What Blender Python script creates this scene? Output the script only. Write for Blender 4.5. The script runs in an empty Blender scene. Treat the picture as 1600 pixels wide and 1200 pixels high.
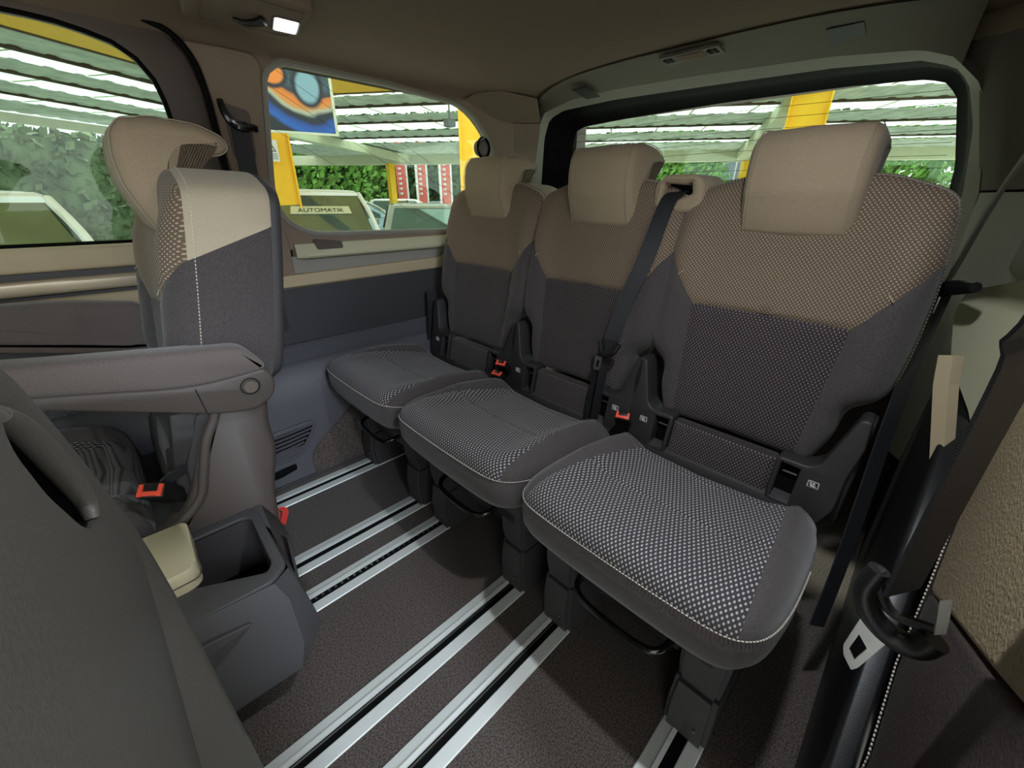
import bpy, bmesh, math, random
from mathutils import Vector, Matrix
random.seed(7)
SC = bpy.context.scene
COL = SC.collection
PI = math.pi

# ------------------------------------------------------------------ camera, world, lights, exposure
# frame axes: X across the van (towards its right side), Y towards the tailgate, Z up; floor carpet at z = 0
cam = bpy.data.cameras.new('camera')
cam.sensor_width = 36.0
cam.lens = 636.85 / 1600 * 36.0
cam.clip_start = 0.01
cam.clip_end = 400
camo = bpy.data.objects.new('camera', cam)
COL.objects.link(camo)
r = ((0.70198, 0.29923, -0.64628), (0.71216, -0.28574, 0.64124), (0.00720, -0.91039, -0.41368))
camo.matrix_world = Matrix(((r[0][0], -r[0][1], -r[0][2], 0), (r[1][0], -r[1][1], -r[1][2], 0),
                            (r[2][0], -r[2][1], -r[2][2], 1.05), (0, 0, 0, 1)))
SC.camera = camo

SC.view_settings.view_transform = 'Standard'
SC.view_settings.look = 'None'
SC.view_settings.gamma = 1.0
SC.view_settings.use_curve_mapping = False
SC.view_settings.exposure = 0.0
SC.cycles.max_bounces = 8
SC.cycles.diffuse_bounces = 5
SC.cycles.transparent_max_bounces = 16
SC.cycles.sample_clamp_indirect = 6
SC.cycles.use_denoising = True

w = bpy.data.worlds.new('sky'); SC.world = w
w.use_nodes = True
wn = w.node_tree; wn.nodes.clear()
wo = wn.nodes.new('ShaderNodeOutputWorld')
wb = wn.nodes.new('ShaderNodeBackground')
wb.inputs[0].default_value = (0.93, 0.98, 0.95, 1)
wb.inputs[1].default_value = 2.1
wn.links.new(wb.outputs[0], wo.inputs[0])

sun = bpy.data.lights.new('sun', 'SUN'); sun.energy = 4.0; sun.angle = math.radians(3); sun.color = (1, .96, .9)
suno = bpy.data.objects.new('sun', sun); COL.objects.link(suno)
suno.rotation_euler = Vector((.25, -.55, -1.0)).to_track_quat('-Z', 'Y').to_euler()

# the van's own LED reading lamps (roof, left and right of the second row)
def lamp_light(name, loc, e, size=.05, col=(.86, .93, 1.0), spread=150):
    l = bpy.data.lights.new(name, 'AREA'); l.shape = 'RECTANGLE'; l.size = size; l.size_y = size * .6
    l.energy = e; l.color = col; l.spread = math.radians(spread)
    o = bpy.data.objects.new(name, l); COL.objects.link(o); o.location = loc
    return o
lamp_light('reading_light', (-1.435, .548, 1.478), 20.0)
lamp_light('reading_light', (-.12, .50, 1.478), 6.0)

# daylight falling in through the open right sliding door
dl_ = bpy.data.lights.new('door_daylight', 'AREA'); dl_.shape = 'RECTANGLE'; dl_.size = 1.0; dl_.size_y = .45
dl_.energy = 95.; dl_.color = (.76, .87, 1.0)
dlo_ = bpy.data.objects.new('door_daylight', dl_); COL.objects.link(dlo_); dlo_.location = (2.6, -.30, 2.25)
dlo_.rotation_euler = (Vector((-.9, .2, .1)) - Vector((2.6, -.30, 2.25))).to_track_quat('-Z', 'Z').to_euler()
# ------------------------------------------------------------------ materials
def lin(c):
    return tuple(((v / 255) / 12.92 if v / 255 <= .04045 else ((v / 255 + .055) / 1.055) ** 2.4) for v in c)

class NT:
    def __init__(s, name):
        s.m = bpy.data.materials.new(name); s.m.use_nodes = True
        s.t = s.m.node_tree; s.b = s.t.nodes['Principled BSDF']; s.out = s.t.nodes['Material Output']
        s.tc = s.t.nodes.new('ShaderNodeTexCoord').outputs['Object']
    def n(s, typ, ins=None, **kw):
        nd = s.t.nodes.new(typ)
        for k, v in kw.items(): setattr(nd, k, v)
        for k, v in (ins or {}).items():
            if hasattr(v, 'is_output') or isinstance(v, bpy.types.NodeSocket): s.t.links.new(v, nd.inputs[k])
            else: nd.inputs[k].default_value = v
        return nd
    def math(s, op, a, b=None, c=None, clamp=False):
        ins = {0: a}
        if b is not None: ins[1] = b
        if c is not None: ins[2] = c
        return s.n('ShaderNodeMath', ins, operation=op, use_clamp=clamp).outputs[0]
    def mix(s, f, a, b):
        nd = s.n('ShaderNodeMix', data_type='RGBA')
        for i, v in ((0, f), (6, a), (7, b)):
            if isinstance(v, bpy.types.NodeSocket): s.t.links.new(v, nd.inputs[i])
            else: nd.inputs[i].default_value = v if i == 0 else (*v, 1)
        return nd.outputs[2]
    def noise(s, scale, detail=2):
        return s.n('ShaderNodeTexNoise', {'Vector': s.tc, 'Scale': scale, 'Detail': detail}).outputs['Fac']
    def bump(s, h, strength, dist=.002):
        nd = s.n('ShaderNodeBump', {'Height': h, 'Strength': strength, 'Distance': dist})
        s.t.links.new(nd.outputs[0], s.b.inputs['Normal'])
    def base(s, v):
        if isinstance(v, bpy.types.NodeSocket): s.t.links.new(v, s.b.inputs['Base Color'])
        else: s.b.inputs['Base Color'].default_value = (*v, 1)

def mat(name, rgb, rough=.7, var=.12, vs=300., bump=.25, bs=600., metal=0., sheen=0., spec=.5, coat=0.):
    k = NT(name); c = lin(rgb)
    f = k.noise(vs, 3)
    f = k.n('ShaderNodeMapRange', {0: f, 1: .35, 2: .65, 3: 0., 4: 1.}).outputs[0]
    k.base(k.mix(f, tuple(v * (1 - var) for v in c), tuple(min(1, v * (1 + var)) for v in c)))
    k.b.inputs['Roughness'].default_value = rough
    k.b.inputs['Metallic'].default_value = metal
    k.b.inputs['Specular IOR Level'].default_value = spec
    k.b.inputs['Coat Weight'].default_value = coat
    if sheen: k.b.inputs['Sheen Weight'].default_value = sheen
    if bump: k.bump(k.noise(bs, 2), bump)
    return k.m

def weave(name, rgb, dot, a, b, thr=.35, soft=.35, cushion=False, rough=.85):
    """woven seat fabric: staggered light dashes on a darker ground"""
    k = NT(name)
    sp = k.n('ShaderNodeSeparateXYZ', {0: k.tc}).outputs
    wob = k.math('MULTIPLY', k.math('SUBTRACT', k.noise(6., 1), .5), .002)
    u = k.math('ADD', sp[0], wob)
    v = k.math('ADD', sp[1], sp[2]) if cushion else sp[2]
    cu = k.math('COSINE', k.math('MULTIPLY', u, PI / a))
    cv = k.math('COSINE', k.math('MULTIPLY', v, PI / b))
    p = k.math('MULTIPLY', cu, cv)
    f = k.n('ShaderNodeMapRange', {0: p, 1: thr, 2: thr + soft, 3: 0., 4: 1.}).outputs[0]
    g = k.noise(500., 2)
    ground = k.mix(g, tuple(x * .7 for x in lin(rgb)), tuple(x * 1.3 for x in lin(rgb)))
    k.base(k.mix(f, ground, lin(dot)))
    k.b.inputs['Roughness'].default_value = rough
    k.b.inputs['Specular IOR Level'].default_value = .25
    k.b.inputs['Sheen Weight'].default_value = .15
    k.bump(f, .35, .0015)
    return k.m

M = {}
M['weave_beige'] = weave('weave_beige', (106, 90, 76), (184, 163, 138), .0042, .0046, .25, .5)
M['weave_dark'] = weave('weave_dark', (54, 47, 49), (136, 127, 128), .0043, .0058, .40, .4)
M['weave_seat'] = weave('weave_seat', (60, 56, 58), (178, 173, 176), .0043, .0085, .22, .45, True)
M['beige'] = mat('beige_upholstery', (170, 150, 126), .8, .10, 700, .3, 900, sheen=.2, spec=.25)
M['beige_side'] = mat('pale_beige_upholstery', (184, 170, 146), .8, .08, 700, .3, 900, sheen=.2, spec=.25)
M['dark'] = mat('charcoal_upholstery', (74, 68, 68), .85, .25, 420, .3, 900, sheen=.25, spec=.25)
M['grey'] = mat('grey_armrest_cloth', (104, 94, 91), .85, .2, 600, .3, 900, sheen=.25, spec=.25)
M['plastic'] = mat('dark_plastic', (64, 61, 62), .55, .08, 800, .2, 1200)
M['taupe'] = mat('taupe_plastic', (92, 80, 74), .55, .06, 800, .2, 1200)
M['console'] = mat('console_plastic', (74, 72, 74), .5, .08, 800, .3, 1000)
M['shell'] = mat('seat_shell_plastic', (82, 78, 73), .42, .10, 500, .25, 900)
M['black'] = mat('black_plastic', (22, 22, 23), .4, .1, 400, .1)
M['rubber'] = mat('black_rubber', (8, 8, 8), .7, .1, 300, .1, spec=.12)
M['gloss'] = mat('glossy_black_steel', (14, 14, 14), .18, 0, 10, 0, coat=.5)
M['carpet'] = mat('floor_carpet', (84, 76, 71), .95, .55, 260, .9, 420, sheen=.2, spec=.1)
M['headliner'] = mat('headliner_cloth', (128, 112, 98), .95, .1, 900, .3, 1200, spec=.1)
M['pillar'] = mat('pillar_trim', (142, 124, 108), .8, .06, 900, .2, 1300, spec=.25)
M['tan'] = mat('beige_trim', (190, 172, 140), .6, .05, 900, .2, 1300, spec=.4)
M['sill'] = mat('pale_sill_trim', (204, 198, 166), .55, .05, 900, .2, 1300)
M['grey_trim'] = mat('grey_gate_trim', (150, 146, 136), .65, .08, 700, .2, 1300)
M['header'] = mat('roof_header_trim', (112, 104, 94), .8, .1, 700, .2, 1300, spec=.25)
M['wall_dark'] = mat('dark_wall_trim', (60, 58, 60), .6, .08, 700, .25, 1000)
M['wall_tex'] = mat('lower_wall_plastic', (82, 81, 86), .5, .07, 700, .25, 1000)
M['leather'] = mat('beige_grained_leather', (158, 140, 112), .5, .12, 160, .9, 210, spec=.45)
M['leather_dark'] = mat('dark_grained_leather', (62, 54, 50), .45, .12, 160, .9, 210)
M['lid'] = mat('cream_leather', (212, 202, 168), .5, .04, 300, .4, 600)
M['silver'] = mat('satin_strip', (200, 184, 158), .3, .03, 200, 0, metal=.35)
M['steel'] = mat('steel', (190, 190, 188), .28, .05, 100, 0, metal=1.)
M['red'] = mat('red_plastic', (250, 84, 60), .5, .05, 200, 0)
M['redcloth'] = mat('red_webbing', (226, 66, 56), .8, .15, 900, .4, 1500)
M['white'] = mat('white_print', (225, 225, 225), .6, .02, 50, 0)
M['stitch'] = mat('pale_thread', (206, 198, 184), .8, .1, 800, 0)
M['thread_dark'] = mat('dull_thread', (112, 100, 86), .8, .1, 800, 0)
M['seat_plastic'] = mat('seat_side_plastic', (76, 68, 64), .5, .06, 800, .2, 1200)
M['hinge'] = mat('hinge_plastic', (48, 46, 47), .5, .08, 800, .2, 1200)
M['stitch_dim'] = mat('taupe_thread', (172, 158, 138), .8, .1, 800, 0)
def alu():
    k = NT('brushed_aluminium')
    f = k.n('ShaderNodeTexNoise', {'Vector': k.n('ShaderNodeMapping', {0: k.tc, 3: (900, 3, 900)}).outputs[0], 'Scale': 1.}).outputs['Fac']
    k.base(k.mix(f, lin((214, 218, 214)), lin((236, 238, 234))))
    k.b.inputs['Metallic'].default_value = .25; k.b.inputs['Roughness'].default_value = .42
    return k.m
M['alu'] = alu()
def webbing(name, rgb):
    k = NT(name); c = lin(rgb)
    sp = k.n('ShaderNodeSeparateXYZ', {0: k.tc}).outputs
    s = k.math('SINE', k.math('MULTIPLY', k.math('ADD', sp[2], k.math('ADD', sp[0], sp[1])), 2600))
    f = k.math('MULTIPLY_ADD', s, .5, .5)
    k.base(k.mix(f, tuple(v * .8 for v in c), tuple(v * 1.25 for v in c)))
    k.b.inputs['Roughness'].default_value = .55; k.bump(f, .2, .0008)
    return k.m
M['web'] = webbing('black_webbing', (34, 34, 38))
M['web_grey'] = webbing('grey_webbing', (150, 154, 148))
def wall_grid():
    k = NT('embossed_trim'); c = lin((74, 74, 80))
    sp = k.n('ShaderNodeSeparateXYZ', {0: k.tc}).outputs
    a = k.math('SINE', k.math('MULTIPLY', k.math('ADD', sp[1], sp[2]), 700))
    b = k.math('SINE', k.math('MULTIPLY', k.math('SUBTRACT', sp[1], sp[2]), 700))
    f = k.math('MAXIMUM', a, b)
    k.base(c); k.b.inputs['Roughness'].default_value = .5; k.bump(f, .6, .002)
    return k.m
M['emboss'] = wall_grid()
def mesh_grille():
    k = NT('speaker_mesh'); c = lin((34, 31, 28))
    sp = k.n('ShaderNodeSeparateXYZ', {0: k.tc}).outputs
    a = k.math('SINE', k.math('MULTIPLY', k.math('ADD', sp[0], sp[1]), 900))
    b = k.math('SINE', k.math('MULTIPLY', k.math('SUBTRACT', sp[0], sp[1]), 900))
    f = k.n('ShaderNodeMapRange', {0: k.math('MULTIPLY', a, b), 1: .05, 2: .3, 3: 0., 4: 1.}).outputs[0]
    k.base(k.mix(f, c, lin((12, 11, 10)))); k.b.inputs['Roughness'].default_value = .6; k.bump(f, .5, -.002)
    return k.m
M['grille'] = mesh_grille()
def emis(name, rgb, s):
    k = NT(name); k.base(lin(rgb)); k.b.inputs['Emission Color'].default_value = (*lin(rgb), 1)
    k.b.inputs['Emission Strength'].default_value = s
    return k.m
M['led'] = emis('lit_lamp_lens', (240, 246, 255), 5.)
def glass(name, tint, refl=.06):
    k = NT(name); t = k.t
    tr = k.n('ShaderNodeBsdfTransparent'); tr.inputs[0].default_value = (*tint, 1)
    gl = k.n('ShaderNodeBsdfGlossy'); gl.inputs['Roughness'].default_value = .02
    mx = k.n('ShaderNodeMixShader', {0: refl, 1: tr.outputs[0], 2: gl.outputs[0]})
    t.links.new(mx.outputs[0], k.out.inputs[0]); return k.m
M['glass'] = glass('side_glass', (.86, .93, .88))
M['glass2'] = glass('door_glass', (.74, .83, .78), .035)
# outdoors
M['yellow'] = mat('yellow_paint', (255, 200, 30), .5, .04, 8, 0)
M['cream'] = mat('cream_steel', (206, 208, 178), .6, .05, 4, 0)
M['concrete'] = mat('grey_roof_sheet', (196, 208, 194), .8, .18, 3, 0)
M['asphalt'] = mat('parking_asphalt', (196, 196, 190), .9, .15, 4, 0)
M['wh_car'] = mat('white_car_paint', (236, 240, 238), .25, .01, 4, 0, coat=.6)
M['bl_car'] = mat('pale_blue_car_paint', (176, 204, 220), .25, .02, 4, 0, coat=.6)
M['gr_car'] = mat('silver_car_paint', (176, 180, 170), .25, .02, 4, 0, coat=.6)
M['carglass'] = mat('dark_car_glass', (120, 142, 134), .06, .1, 3, 0, metal=.6, spec=.9)
M['tyre'] = mat('tyre', (24, 24, 24), .8, .1, 30, 0)
M['banner'] = mat('red_banner_cloth', (224, 110, 100), .8, .1, 3, 0)
M['leaf1'] = mat('dark_foliage', (62, 98, 48), .8, .5, 1.6, 0)
M['leaf2'] = mat('bright_foliage', (104, 150, 62), .8, .4, 2.0, 0)
M['hedge'] = mat('grey_green_hedge', (112, 128, 96), .9, .35, .9, 0)
M['bark'] = mat('bark', (80, 68, 52), .9, .3, 5, 0)
M['slate'] = mat('grey_building_cladding', (120, 132, 146), .8, .1, 2, 0)
M['pinkwall'] = mat('pink_render', (206, 160, 140), .8, .08, 2, 0)
def transl():
    k = NT('translucent_roof_sheet')
    d = k.n('ShaderNodeBsdfDiffuse'); d.inputs[0].default_value = (.75, .8, .76, 1)
    tl = k.n('ShaderNodeBsdfTranslucent'); tl.inputs[0].default_value = (.82, .93, .86, 1)
    mx = k.n('ShaderNodeMixShader', {0: .75, 1: d.outputs[0], 2: tl.outputs[0]})
    k.t.links.new(mx.outputs[0], k.out.inputs[0]); return k.m
M['transl'] = transl()
def abstract():
    """soft diagonal waves of blue, cream and orange with a pale blue patch"""
    k = NT('abstract_wave_print')
    sp = k.n('ShaderNodeSeparateXYZ', {0: k.tc}).outputs
    nz = k.n('ShaderNodeTexNoise', {'Vector': k.tc, 'Scale': 5., 'Detail': 2.}).outputs['Fac']
    u = sp[1]; v = sp[2]
    uu = k.math('MULTIPLY', k.math('SUBTRACT', u, -.235), 2.5)        # 0..1 across the visible part
    vv = k.math('MULTIPLY', k.math('SUBTRACT', v, -.195), 2.38)
    jit = k.math('MULTIPLY', k.math('SUBTRACT', nz, .5), .22)
    c_ = k.math('ADD', k.math('MULTIPLY_ADD', uu, -.95, .74), k.math('MULTIPLY', k.math('MULTIPLY', uu, uu), .66))
    f = k.math('ADD', k.math('ADD', k.math('SUBTRACT', vv, c_), jit), .5)
    cr = k.n('ShaderNodeValToRGB', {0: f}).outputs[0]
    e = cr.node.color_ramp; e.elements[0].position = .0; e.elements[0].color = (.006, .008, .01, 1)
    e.elements[1].position = 1.; e.elements[1].color = (.02, .03, .035, 1)
    for p, c in ((.08, (.01, .10, .42)), (.20, (.01, .06, .30)), (.28, (.006, .008, .015)), (.35, (.01, .015, .02)), (.41, (.42, .42, .32)), (.47, (.60, .26, .06)), (.55, (.75, .20, .02)), (.62, (.62, .18, .02)), (.66, (.02, .02, .03)), (.80, (.05, .09, .11))):
        q = e.elements.new(p); q.color = (*c, 1)
    def oval(cx, cy, rx, ry, e0=.75, e1=1.05):
        a = k.math('DIVIDE', k.math('SUBTRACT', uu, cx), rx); b = k.math('DIVIDE', k.math('SUBTRACT', vv, cy), ry)
        d = k.math('ADD', k.math('SQRT', k.math('ADD', k.math('MULTIPLY', a, a), k.math('MULTIPLY', b, b))), jit)
        return k.n('ShaderNodeMapRange', {0: d, 1: e0, 2: e1, 3: 1., 4: 0.}).outputs[0]
    cr = k.mix(oval(.72, .70, .26, .32, .9, 1.1), cr, (.01, .01, .015))
    cr = k.mix(oval(.72, .70, .20, .26, .8, 1.05), cr, (.22, .36, .42))
    cr = k.mix(oval(.20, .83, .22, .20, .9, 1.1), cr, (.01, .01, .015))
    cr = k.mix(oval(.20, .84, .17, .15, .8, 1.05), cr, (.80, .22, .02))
    k.base(cr); k.b.inputs['Roughness'].default_value = .5
    return k.m
M['art'] = abstract()

# ------------------------------------------------------------------ object helpers
OFF = [Vector((0, 0, 0))]
def tag(o, label=None, cat=None, group=None, kind=None):
    for k_, v in (('label', label), ('category', cat), ('group', group), ('kind', kind)):
        if v: o[k_] = v
    return o
def thing(name, label, cat, loc=(0, 0, 0), group=None, kind=None, rz=0.):
    o = bpy.data.objects.new(name, None); COL.objects.link(o)
    o.location = loc; o.rotation_euler.z = rz; o.empty_display_size = .05
    return tag(o, label, cat, group, kind)
def emit(name, geo, m, parent=None, angle=40, smooth=True, label=None, kind=None):
    """geo = bmesh, mesh or (verts, faces); coordinates in world unless OFF shifts them"""
    if isinstance(geo, tuple):
        me = bpy.data.meshes.new(name); me.from_pydata([tuple(v) for v in geo[0]], [], geo[1])
        bm = bmesh.new(); bm.from_mesh(me)
    elif isinstance(geo, bmesh.types.BMesh):
        bm = geo; me = bpy.data.meshes.new(name)
    else:
        me = geo; bm = bmesh.new(); bm.from_mesh(me)
    off = OFF[0]
    if parent is not None and off.length == 0 and parent.get('_world'): off = Vector(parent['_world'])
    bmesh.ops.translate(bm, verts=bm.verts, vec=-off)
    bmesh.ops.recalc_face_normals(bm, faces=bm.faces)
    bm.to_mesh(me); bm.free()
    if smooth:
        me.polygons.foreach_set('use_smooth', [True] * len(me.polygons))
        me.set_sharp_from_angle(angle=math.radians(angle))
    me.materials.clear(); me.materials.append(m)
    me.name = name
    o = bpy.data.objects.new(name, me); COL.objects.link(o)
    if parent is not None:
        o.parent = parent
        if parent.get('_world'): o['_world'] = parent['_world']
    if label: o['label'] = label
    if kind: o['kind'] = kind
    return o
def struct(name, geo, m, parent=None, **k):
    o = emit(name, geo, m, parent, **k)
    if parent is None: o['kind'] = 'structure'
    return o
def world_thing(name, label, cat, loc, **k):
    """an Empty at loc whose parts are given in world coordinates"""
    o = thing(name, label, cat, loc, **k); o['_world'] = list(loc); return o
def copy_tree(o, parent=None):
    c = o.copy(); COL.objects.link(c); c.parent = parent
    for ch in list(o.children): copy_tree(ch, c)
    return c

def join(*geos):
    V, F = [], []
    for g in geos:
        if isinstance(g, bmesh.types.BMesh):
            g.verts.index_update(); v = [tuple(x.co) for x in g.verts]; f = [tuple(y.index for y in x.verts) for x in g.faces]
        elif isinstance(g, tuple): v, f = [tuple(x) for x in g[0]], g[1]
        else: v = [tuple(x.co) for x in g.vertices]; f = [tuple(x.vertices) for x in g.polygons]
        n = len(V); V += v; F += [tuple(i + n for i in x) for x in f]
    return V, F
def box(x0, x1, y0, y1, z0, z1, bev=0., seg=2):
    bm = bmesh.new(); bmesh.ops.create_cube(bm, size=1)
    for v in bm.verts: v.co = Vector((x0 if v.co.x < 0 else x1, y0 if v.co.y < 0 else y1, z0 if v.co.z < 0 else z1))
    if bev: bmesh.ops.bevel(bm, geom=bm.edges[:], offset=bev, segments=seg, affect='EDGES', profile=.5)
    return bm
def rpoly(pts, rad=.02, n=4):
    """round the corners of a closed polygon; rad a number or a list"""
    out = []; N = len(pts)
    for i in range(N):
        p = Vector(pts[i]); a = Vector(pts[i - 1]); b = Vector(pts[(i + 1) % N])
        r_ = rad[i] if isinstance(rad, (list, tuple)) else rad
        da, db = (a - p), (b - p); la, lb = da.length, db.length
        d = min(r_, la * .49, lb * .49)
        if d < 1e-5: out.append(tuple(p)); continue
        s, e = p + da / la * d, p + db / lb * d
        for k_ in range(n + 1):
            t = k_ / n; out.append(tuple((1 - t) ** 2 * s + 2 * t * (1 - t) * p + t * t * e))
    return out
def prism(outer, axis, w0, w1, holes=(), bev=0., res=2, mapf=None):
    cu = bpy.data.curves.new('c', 'CURVE'); cu.dimensions = '2D'; cu.fill_mode = 'BOTH'
    h = abs(w1 - w0) / 2; bev = min(bev, h * .98)
    cu.extrude = h - bev; cu.bevel_depth = bev; cu.bevel_resolution = res; cu.offset = -bev
    for loop in [outer, *holes]:
        s = cu.splines.new('POLY'); s.points.add(len(loop) - 1); s.use_cyclic_u = True
        for i, (a, b) in enumerate(loop): s.points[i].co = (a, b, 0, 1)
    ob = bpy.data.objects.new('c', cu); me = bpy.data.meshes.new_from_object(ob)
    bpy.data.objects.remove(ob); bpy.data.curves.remove(cu)
    mid = (w0 + w1) / 2
    for v in me.vertices:
        u, q, ww = v.co.x, v.co.y, v.co.z + mid
        if mapf: v.co = mapf(u, q, ww)
        else: v.co = {'x': (ww, u, q), 'y': (u, ww, q), 'z': (u, q, ww)}[axis]
    bm = bmesh.new(); bm.from_mesh(me); bmesh.ops.remove_doubles(bm, verts=bm.verts, dist=1e-5)
    bpy.data.meshes.remove(me)
    return bm
def loft(secs, closed=True, caps=True):
    V = [tuple(p) for s in secs for p in s]; n = len(secs[0]); F = []
    for i in range(len(secs) - 1):
        for j in range(n if closed else n - 1):
            k_ = (j + 1) % n
            F.append((i * n + j, i * n + k_, (i + 1) * n + k_, (i + 1) * n + j))
    if caps and closed:
        F.append(tuple(range(n))); F.append(tuple((len(secs) - 1) * n + j for j in range(n)))
    return V, F
def catmull(pts, n=6, closed=False):
    P = [Vector(p) for p in pts]; out = []; N = len(P)
    rng = range(N) if closed else range(N - 1)
    for i in rng:
        p0 = P[i - 1] if (closed or i > 0) else P[0] * 2 - P[1]
        p1, p2 = P[i], P[(i + 1) % N]
        p3 = P[(i + 2) % N] if (closed or i + 2 < N) else p2 * 2 - p1
        for k_ in range(n):
            t = k_ / n
            out.append(.5 * ((2 * p1) + (-p0 + p2) * t + (2 * p0 - 5 * p1 + 4 * p2 - p3) * t * t + (-p0 + 3 * p1 - 3 * p2 + p3) * t ** 3))
    if not closed: out.append(P[-1])
    return out
def tube(pts, rad, n=8, smooth=4, closed=False, caps=True):
    P = catmull(pts, smooth, closed) if smooth else [Vector(p) for p in pts]
    secs = []; up = Vector((0, 0, 1)); prev = None; N = len(P)
    for i, p in enumerate(P):
        t = (P[(i + 1) % N] - P[i - 1]) if closed else (P[min(i + 1, N - 1)] - P[max(i - 1, 0)])
        if t.length < 1e-9: t = Vector((0, 0, 1))
        t.normalize()
        if prev is None:
            a = t.cross(up)
            if a.length < .1: a = t.cross(Vector((1, 0, 0)))
        else: a = prev - t * prev.dot(t)
        a.normalize(); prev = a; b = t.cross(a)
        r_ = rad(i / max(1, N - 1)) if callable(rad) else rad
        secs.append([p + (a * math.cos(2 * PI * j / n) + b * math.sin(2 * PI * j / n)) * r_ for j in range(n)])
    if closed: secs.append(secs[0])
    return loft(secs, True, caps and not closed)
def strap(pts, wdirs, width, th=.0025, smooth=5):
    """flat webbing along pts; wdirs = width direction(s)"""
    P = catmull(pts, smooth)
    if isinstance(wdirs[0], (int, float)): wdirs = [wdirs] * len(pts)
    W = catmull(wdirs, smooth); secs = []
    for i, p in enumerate(P):
        t = (P[min(i + 1, len(P) - 1)] - P[max(i - 1, 0)]).normalized()
        a = W[i]; a = (a - t * a.dot(t)).normalized() * width / 2; b = t.cross(a).normalized() * th / 2
        secs.append([p - a - b, p + a - b, p + a + b, p - a + b])
    return loft(secs)
def offset_poly(pts, d):
    """inset a closed 2D polygon (counter-clockwise positive inwards)"""
    N = len(pts); A = sum(pts[i][0] * pts[(i + 1) % N][1] - pts[(i + 1) % N][0] * pts[i][1] for i in range(N))
    s = 1 if A > 0 else -1; out = []
    for i in range(N):
        a, p, b = Vector(pts[i - 1]), Vector(pts[i]), Vector(pts[(i + 1) % N])
        t = (b - a); t = t.normalized() if t.length > 1e-9 else Vector((1, 0))
        out.append((p[0] - t[1] * s * d, p[1] + t[0] * s * d))
    return out
def resample(pts, n, closed=True):
    P = [Vector(p) for p in pts] + ([Vector(pts[0])] if closed else [])
    L = [0]
    for i in range(1, len(P)): L.append(L[-1] + (P[i] - P[i - 1]).length)
    out = []; j = 0
    for k_ in range(n):
        s = L[-1] * k_ / (n if closed else n - 1)
        while j < len(P) - 2 and L[j + 1] < s: j += 1
        d = L[j + 1] - L[j]; t = (s - L[j]) / d if d > 0 else 0
        out.append(tuple(P[j].lerp(P[j + 1], min(1, max(0, t)))))
    return out
def arcp(c, r_, a0, a1, n=10):
    return [(c[0] + r_ * math.cos(a0 + (a1 - a0) * i / n), c[1] + r_ * math.sin(a0 + (a1 - a0) * i / n)) for i in range(n + 1)]
def puff(profile, x0, x1, r_=.018, bulge=0.):
    """solid from a side profile (y, z) swept across x with rounded ends"""
    secs = []
    xs = [(0, r_), (.25 * r_, .55 * r_), (.6 * r_, .2 * r_), (r_, 0.)]
    mid = (x0 + x1) / 2
    lst = [(x0 + a, d) for a, d in xs] + [(mid, -bulge)] + [(x1 - a, d) for a, d in reversed(xs)]
    for x, d in lst: secs.append([(x, p[0], p[1]) for p in offset_poly(profile, d)])
    return loft(secs)

# ------------------------------------------------------------------ setting: floor, ceiling, walls
PARTS_ONLY = None
fl = struct('floor', box(-1.60, .16, -1.6, 1.95, -.04, 0.), M['carpet'])
# sill step between carpet and left wall
struct('trim_1', box(-1.585, -1.545, -1.2, 1.2, 0, .012, .003), M['plastic'])

RX = [(-1.517, -1.430), (-1.165, -1.078), (-1.010, -.923), (-.652, -.563), (-.485, -.396), (-.130, -.041)]
words = ['beside the left wall', 'second from the left wall', 'third from the left, rack teeth in its slot',
         'fourth from the left wall', 'fifth from the left, ending under the nearest rear seat',
         'sixth and nearest the right wall']
for i, (a, b) in enumerate(RX):
    t = world_thing('seat_rail', 'aluminium floor rail with black slot, ' + words[i], 'rail', (a, .4, 0), group='seat rails in the floor')
    m0 = a + .036; m1 = b - .030
    y0, y1 = (-.9, 1.35)
    if i < 2: y0 = -.9
    prof = [(a, 0), (m0, 0), (m0, .0075), (m0 - .009, .0085), (m0 - .010, .0045), (a + .002, .003)]
    emit('flange', loft([[(x, y0, z) for x, z in prof], [(x, y1, z) for x, z in prof]]), M['alu'], t, smooth=False)
    prof = [(m1, 0), (b, 0), (b - .002, .003), (m1 + .002, .0045), (m1, .004)]
    emit('flange', loft([[(x, y0, z) for x, z in prof], [(x, y1, z) for x, z in prof]]), M['alu'], t, smooth=False)
    emit('slot', box(m0, m1, y0, y1, .0002, .0012), M['rubber'], t, smooth=False)
    if i == 2:
        y = .0
        gs = []
        while y < .62:
            gs.append(box(m0 + .004, m0 + .012, y, y + .006, .001, .0042)); y += .019
        emit('rack_teeth', join(*gs), M['steel'], t, smooth=False, kind='stuff')
    if i in (3, 4):
        emit('glide_strip', box(m0 + .004, m0 + .0075, y0, y1, .001, .003), M['steel'], t, smooth=False)

# ceiling: headliner section across the van, extruded lengthwise
sec = [(-1.69, 1.452), (-1.672, 1.468), (-1.64, 1.482), (-1.59, 1.491), (-1.50, 1.497), (-1.2, 1.503), (-.78, 1.506), (-.36, 1.503), (-.10, 1.497), (.02, 1.491), (.08, 1.480), (.115, 1.462), (.135, 1.44)]
top = [(x, z + .03) for x, z in reversed(sec)]
rows = []
for y in (-1.6, -.8, 0, .5, 1., 1.3, 1.48): rows.append([(x, y, z) for x, z in sec + top])
# rear edge follows the roof header
def rear_y(x):
    u = (x + .78) / .9
    return 1.55 + .30 * abs(u) ** 3.2
rows.append([(x, min(rear_y(x), 1.86), z - (.0)) for x, z in sec + top])
struct('ceiling', loft(rows), M['headliner'], angle=60)

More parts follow.
